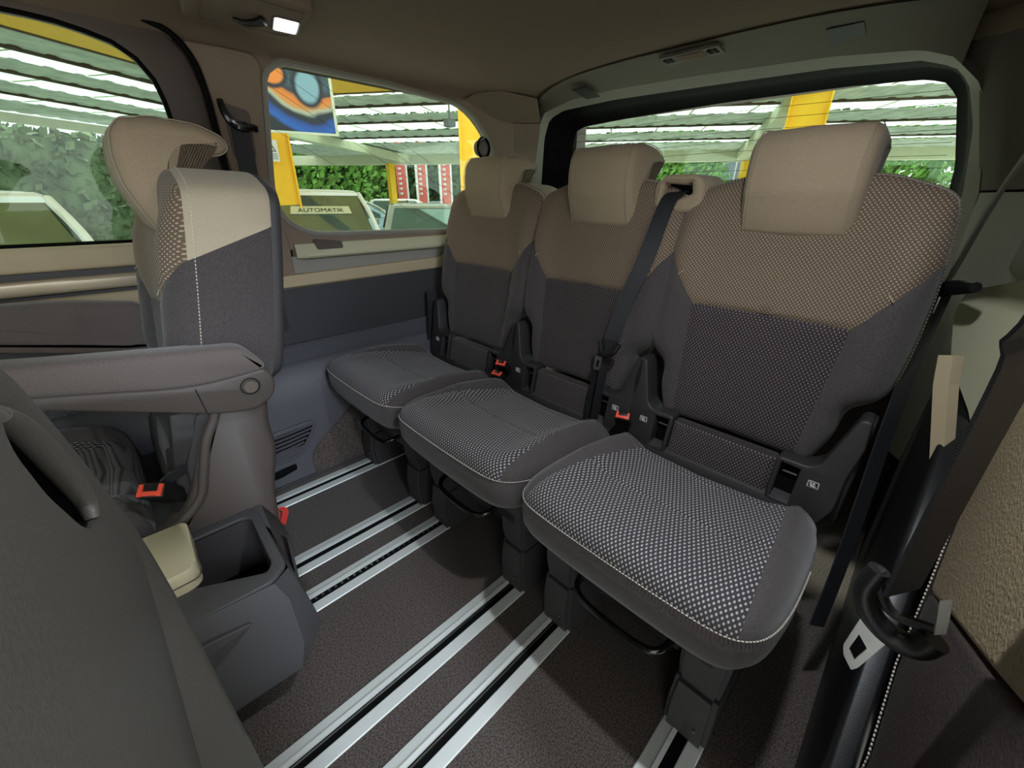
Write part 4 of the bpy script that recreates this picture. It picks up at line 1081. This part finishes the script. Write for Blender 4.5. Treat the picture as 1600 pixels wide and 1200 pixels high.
emit('notice_plate', nt, M['white'], sgn, smooth=False)
emit('warning_triangle', prism([(-.045, -.01), (.045, -.01), (0, .075)], 'x', .004, .007, holes=[[(-.028, 0), (.028, 0), (0, .052)]]), M['black'], sgn, smooth=False)
emit('text_line', join(*[box(.004, .006, -.05, .05, z, z + .008) for z in (-.04, -.06, -.08, -.10)]), M['slate'], sgn, smooth=False, kind='stuff')
column('yellow_column', -4.63, 3.84, .6, .8, .30, ZG, ZR, 'wide yellow column just left of the rear left pillar')
column('yellow_column', -2.15, 8.66, .95, .2, .52, ZG, ZR, 'yellow column seen through the rear window above the nearest headrest')
single('yellow_post', bar((-16.65, 9.52, ZG), (-16.65, 9.521, 2.3), .24, .24) if False else box(-16.78, -16.52, 9.4, 9.64, ZG, 2.30), M['yellow'], 'thin yellow post behind the dark-windowed hatchback', 'post', smooth=False)
single('yellow_post', box(-5.75, -5.5, 16.6, 16.85, ZG, 2.30), M['yellow'], 'thin yellow post in front of the pink building', 'post', smooth=False)
# camera box under the roof
t = world_thing('security_camera', 'small grey camera hanging from the roof left of the wide yellow column', 'camera', (-5.75, 4.35, 2.2))
emit('camera_body', box(-5.82, -5.68, 4.28, 4.42, 2.02, 2.12, .02), M['slate'], t); emit('camera_stem', tube([(-5.75, 4.35, 2.12), (-5.75, 4.35, 2.62)], .012, 8, 0), M['slate'], t)

# hanging poster
t = world_thing('hanging_poster', 'square poster with an orange, blue and black abstract print hung from the roof', 'poster', (-3.72, 1.44, 1.7))
pd = Vector((-3.640, 1.655, 0)) - Vector((-3.800, 1.21, 0)); pd.normalize(); pn = Vector((pd.y, -pd.x, 0)); pc_ = Vector((-3.800, 1.21, 0))
def pmap(a, b, c): return tuple(pc_ + pd * a + pn * c + Vector((0, 0, b)))
emit('print', prism([(-.20, 1.505), (.455, 1.505), (.455, 1.925), (-.20, 1.925)], 'z', 0, .006, mapf=pmap), M['art'], t, smooth=False)
emit('poster_frame', prism([(-.22, 1.490), (.475, 1.490), (.475, 1.945), (-.22, 1.945)], 'z', -.012, .010, holes=[[(-.20, 1.505), (.455, 1.505), (.455, 1.925), (-.20, 1.925)]], mapf=pmap), M['cream'], t, smooth=False)
for a in (0., .42): emit('hanger', tube([pmap(a, 1.94, 0), pmap(a, 2.62, 0)], .004, 6, 0), M['slate'], t)

# cars ---------------------------------------------------------------
def car(label, x, y, rz, paint, roof=1.62, length=4.4, sign=False, group='parked cars', wd=.90):
    t = thing('car', label, 'car', (x, y, ZG), group, rz=rz)
    h = length / 2
    def ring(x_, w_, z0, z1): 
        return [(x_, -w_, z0 + .1), (x_, -w_ * 1.02, (z0 + z1) / 2), (x_, -w_ * .97, z1 - .08), (x_, -w_ * .86, z1), (x_, 0, z1 + .025), (x_, w_ * .86, z1), (x_, w_ * .97, z1 - .08), (x_, w_ * 1.02, (z0 + z1) / 2), (x_, w_, z0 + .1), (x_, w_ * .9, z0), (x_, -w_ * .9, z0)]
    st = [(-h, .72, .42, .86), (-h + .08, .84, .30, .98), (-h + .5, wd, .22, 1.02), (-.5, wd, .20, 1.0), (.8, wd, .20, .99), (1.0, wd, .22, .97), (h - .5, wd * .97, .24, .90), (h - .1, .80, .28, .76), (h, .62, .36, .66)]
    emit('body', loft([ring(*s_) for s_ in st]), paint, t, 40)
    bz_, rz_ = 1.0, roof
    def gl(g, e=0.):
        b_ = [(-h + .12, -.74), (-h + .12, .74), (.05, .80), (.98, .70), (.98, -.70), (.05, -.80)]
        r_ = [(-h + .55, -.58), (-h + .55, .58), (-.1, .62), (.22, .56), (.22, -.56), (-.1, -.62)]
        return b_, r_
    b_, r_ = gl(0)
    emit('glasshouse', loft([[(a, c, bz_ - .03) for a, c in b_], [(a, c, rz_ - .05) for a, c in r_]]), M['carglass'], t, smooth=False)
    rr = [[(a * sc + (-.55) * (1 - sc), c * sc, z) for a, c in r_] for sc, z in ((1.04, rz_ - .075), (1.02, rz_ - .03), (.93, rz_), (.6, rz_ + .015))]
    emit('roof', loft(rr), paint, t, 30)
    for s_ in (-1, 1):
        emit('windscreen_pillar', tube([(1.02, s_ * .74, .98), (.62, s_ * .68, 1.0 + (roof - 1.0) * .52), (.20, s_ * .60, roof - .05)], .035, 8, 3), paint, t)
        emit('rear_pillar', tube([(-h + .10, s_ * .76, .98), (-h + .54, s_ * .61, roof - .05)], .06, 8, 0), paint, t)
        emit('middle_pillar', tube([(-.15, s_ * .80, .98), (-.12, s_ * .64, roof - .05)], .03, 8, 0), M['black'], t)
        emit('door_mirror', box(.72, .86, s_ * .98 - .09, s_ * .98 + .09, 1.0, 1.14, .03), paint, t)
        for xw in (-h + .85, h - .85):
            wl_ = emit('wheel', prism([(xw + a, .33 + b) for a, b in arcp((0, 0), .33, 0, 2 * PI, 24)[:-1]], 'y', s_ * .88 - .11, s_ * .88 + .11, bev=.03), M['tyre'], t, 40)
            emit('hub', prism([(xw + a, .33 + b) for a, b in arcp((0, 0), .20, 0, 2 * PI, 16)[:-1]], 'y', s_ * .96 - .04, s_ * .96 + .04, bev=.01), M['gr_car'], wl_, 40)
        emit('headlamp', box(h - .22, h - .06, s_ * .62 - .14, s_ * .62 + .14, .66, .78, .03), M['white'], t)
    emit('wiper', tube([(1.00, -.55, .985), (.86, .05, 1.10)], .012, 6, 0), M['black'], t)
    emit('wiper', tube([(1.00, .15, .985), (.84, .62, 1.11)], .012, 6, 0), M['black'], t)
    return t
ca1 = car('large white car with a lettered strip across its windscreen', -7.15, 2.75, -.30, M['wh_car'], 1.70, 4.5)
# lettered strip inside the windscreen
fc = bpy.data.curves.new('t', 'FONT'); fc.body = 'AUTOMATIK'; fc.size = .11; fc.align_x = 'CENTER'; fc.extrude = .001
fo = bpy.data.objects.new('t', fc); COL.objects.link(fo); bpy.context.view_layer.update()
fm = bpy.data.meshes.new_from_object(fo.evaluated_get(bpy.context.evaluated_depsgraph_get())); bpy.data.objects.remove(fo)
slope = Matrix.Translation((.47, 0, 1.45)) @ Matrix.Rotation(math.atan2(.70, .76), 4, 'Y').inverted().inverted()
def on_screen(u, v, o_=.012):      # u across, v up the windscreen
    p0 = Vector((.98, 0, .97)); p1 = Vector((.22, 0, 1.65)); d_ = (p1 - p0).normalized(); nn = Vector((-d_.z, 0, d_.x)) * -1
    q = p0 + d_ * v + Vector((0, u, 0)) + nn * -o_
    return q if nn.x < 0 else p0 + d_ * v + Vector((0, u, 0)) + nn * o_
for v in fm.vertices: v.co = on_screen(v.co.x, .63 + v.co.y, .018)
st_ = [on_screen(u, v, .012) for u, v in ((-.42, .60), (.42, .60), (.40, .75), (-.40, .75))]
emit('windscreen_strip', ([tuple(p) for p in st_] + [tuple(p + Vector((-.003, 0, -.003))) for p in st_], [(0, 1, 2, 3), (7, 6, 5, 4), (0, 1, 5, 4), (1, 2, 6, 5), (2, 3, 7, 6), (3, 0, 4, 7)]), M['cream'], ca1, smooth=False)
emit('strip_lettering', fm, M['black'], ca1, smooth=False)
car('silver-roofed hatchback with dark rear window, beside the large white car', -8.96, 5.72, 2.65, M['gr_car'], 1.49, 4.0)
car('white car with dark windscreen filling the sliding door window', -5.3, -.75, .1, M['wh_car'], 1.62, 4.6)
car('white car parked far behind, left of the thin yellow post', -17.0, 8.1, .9, M['wh_car'], 1.5, 4.3)
car('pale blue car just left of the thin yellow post, before the white cars', -14.2, 6.6, 1.2, M['bl_car'], 1.42, 4.2)
car('white car parked far behind, right of the thin yellow post', -18.0, 11.2, .9, M['wh_car'], 1.55, 4.3)
car('pale blue car low behind the red banners', -19.6, 15.4, .6, M['bl_car'], 1.45, 4.3)

# banners and poles
for i, (dx, dy, lab) in enumerate(((-.852, .524, 'red vertical banner on a white pole just right of the thin yellow post'), (-.829, .559, 'red vertical banner between two white lamp poles'), (-.799, .601, 'red vertical banner farthest right, beside the farthest seat'))):
    x, y = dx * 23, dy * 23
    t = world_thing('banner', lab, 'banner', (x, y, ZG), group='red banners beyond the parked cars')
    emit('pole', tube([(x, y, ZG), (x, y, 3.6)], .05, 8, 0), M['white'], t)
    emit('banner_cloth', loft([[(x - .05 - .36, y - .28, .55), (x - .05, y - .03, .55), (x - .04, y - .05, .55), (x - .4, y - .30, .55)], [(x - .47, y - .33, 3.5), (x - .05, y - .03, 3.5), (x - .04, y - .05, 3.5), (x - .46, y - .35, 3.5)]]), M['banner'], t, smooth=False)
    emit('banner_marks', join(*[box(x - .30, x - .14, y - .28, y - .20, z, z + .10) for z in [1.2 + .22 * q for q in range(9)]]), M['white'], t, smooth=False, kind='stuff')
for dx, dy, lab in ((-.841, .541, 'white lamp pole left of the middle red banner'), (-.813, .582, 'white lamp pole right of the middle red banner')):
    x, y = dx * 22, dy * 22
    t = world_thing('lamp_pole', lab, 'pole', (x, y, ZG), group='white lamp poles')
    emit('pole', tube([(x, y, ZG), (x, y, 3.4)], .06, 8, 0), M['white'], t)
    emit('pole_panel', box(x - .5, x - .05, y - .35, y - .30, 2.5, 3.2), M['bl_car'], t, smooth=False)

# trees and hedge
def foliage(cx, cy, z0, rx, ry, rz, n, seed):
    rnd = random.Random(seed); V, F = [], []
    for b in range(n):
        while True:
            p = Vector((rnd.uniform(-1, 1), rnd.uniform(-1, 1), rnd.uniform(-1, 1)))
            if .45 < p.length < 1: break
        lump = 1 + .18 * math.sin(p.x * 7 + seed) * math.sin(p.z * 6 + seed * 2)
        c = Vector((cx + p.x * rx * lump, cy + p.y * ry * lump, z0 + rz + p.z * rz * lump))
        a = Vector((rnd.gauss(0, 1), rnd.gauss(0, 1), rnd.gauss(0, .6))).normalized(); u = a.orthogonal().normalized(); v = a.cross(u); s_ = rnd.uniform(.09, .2)
        i = len(V); V += [tuple(c + u * s_), tuple(c + v * s_ * .6), tuple(c - u * s_), tuple(c - v * s_ * .6)]; F.append((i, i + 1, i + 2, i + 3))
    return V, F
TR = [(-.929, .37, 25, 3.4, 'leaf2', 'bright green tree just right of the left yellow column'), (-.955, .30, 27, 3.6, 'leaf1', 'dark tree partly behind the left yellow column'),
      (-.888, .46, 28, 3.6, 'leaf1', 'dark green tree between the bright tree and the thin yellow post'), (-.85, .53, 29, 3.6, 'leaf1', 'dark tree behind the first red banner'),
      (-.815, .58, 29, 3.6, 'leaf1', 'dark tree behind the middle and last red banners'), (-.77, .64, 28, 3.6, 'leaf1', 'dark tree behind the wide yellow column'),
      (-.43, .903, 27, 2.6, 'leaf2', 'bright tree left of the grey building in the rear window'), (-.10, .995, 27, 2.8, 'leaf2', 'bright tree at the right end of the rear window'),
      (-.52, .854, 30, 3.4, 'leaf1', 'dark tree behind the middle headrest in the rear window'), (-.22, .975, 32, 3.4, 'leaf1', 'dark tree behind the nearest headrest in the rear window')]
for i, (dx, dy, d, rr, m, lab) in enumerate(TR):
    x, y = dx * d, dy * d
    t = world_thing('tree', lab, 'tree', (x, y, ZG), group='trees beyond the car park')
    emit('foliage', foliage(x, y, ZG + .2, rr, rr, 3.0 if m == 'leaf1' else 2.6, 5200, i), M[m], t, smooth=False, kind='stuff')
    emit('trunk', tube([(x, y, ZG), (x + .1, y, 1.5), (x, y + .1, 3.5)], lambda u: .22 - .12 * u, 8, 2), M['bark'], t)
def hedge_geo(path, h, th, seed, n):
    rnd = random.Random(seed); V, F = [], []; P = [Vector((*p, 0)) for p in path]
    core = []
    for p, q in zip(P[:-1], P[1:]):
        d = (q - p).normalized(); s_ = Vector((-d.y, d.x, 0)) * th * .35
        core.append(loft([[p - s_ + Vector((0, 0, ZG)), p + s_ + Vector((0, 0, ZG)), p + s_ + Vector((0, 0, h - .2)), p - s_ + Vector((0, 0, h - .2))], [q - s_ + Vector((0, 0, ZG)), q + s_ + Vector((0, 0, ZG)), q + s_ + Vector((0, 0, h - .2)), q - s_ + Vector((0, 0, h - .2))]]))
        for _ in range(n):
            c = p.lerp(q, rnd.random()) + s_ * rnd.uniform(-1.4, 1.4) + Vector((0, 0, rnd.uniform(ZG, h)))
            a = Vector((rnd.gauss(0, 1), rnd.gauss(0, 1), rnd.gauss(0, 1))).normalized(); u = a.orthogonal().normalized(); v = a.cross(u); z_ = rnd.uniform(.08, .2)
            i = len(V); V += [tuple(c + u * z_), tuple(c + v * z_ * .6), tuple(c - u * z_), tuple(c - v * z_ * .6)]; F.append((i, i + 1, i + 2, i + 3))
    return join((V, F), *core)
o = single('hedge', hedge_geo([(-36, -2), (-32, 8), (-27, 18), (-20, 26)], 3.6, 3., 3, 5000), M['leaf1'], 'long dark green hedge behind the parked cars and banners', 'hedge', smooth=False); o['kind'] = 'stuff'
o = single('hedge', hedge_geo([(-10.5, -14), (-16.2, -3.4), (-11.5 - 9, 6)], 2.62, 1.2, 5, 9000), M['hedge'], 'grey-green hedge filling the sliding door window behind the white car', 'hedge', smooth=False); o['kind'] = 'stuff'
# building behind the rear window
t = world_thing('building', 'grey clad building with a pink end wall beyond the rear window', 'building', (-11, 29, ZG))
emit('grey_wall', box(-14.5, -10.2, 31, 36, ZG, 3.4), M['slate'], t, smooth=False)
emit('pink_wall', box(-10.2, -8.2, 31.2, 36, ZG, 3.2), M['pinkwall'], t, smooth=False, label='pink rendered end wall')
for i in range(5):
    emit('wall_batten', box(-14.2 + i * .8, -14.12 + i * .8, 30.94, 31., ZG, 3.3), M['white'], t, smooth=False)
for i in range(3):
    emit('window', box(-13.9 + i * 1.3, -13.2 + i * 1.3, 30.96, 31.02, 1.2, 2.2), M['carglass'], t, smooth=False)
for o in bpy.data.objects:
    if '_world' in o: del o['_world']
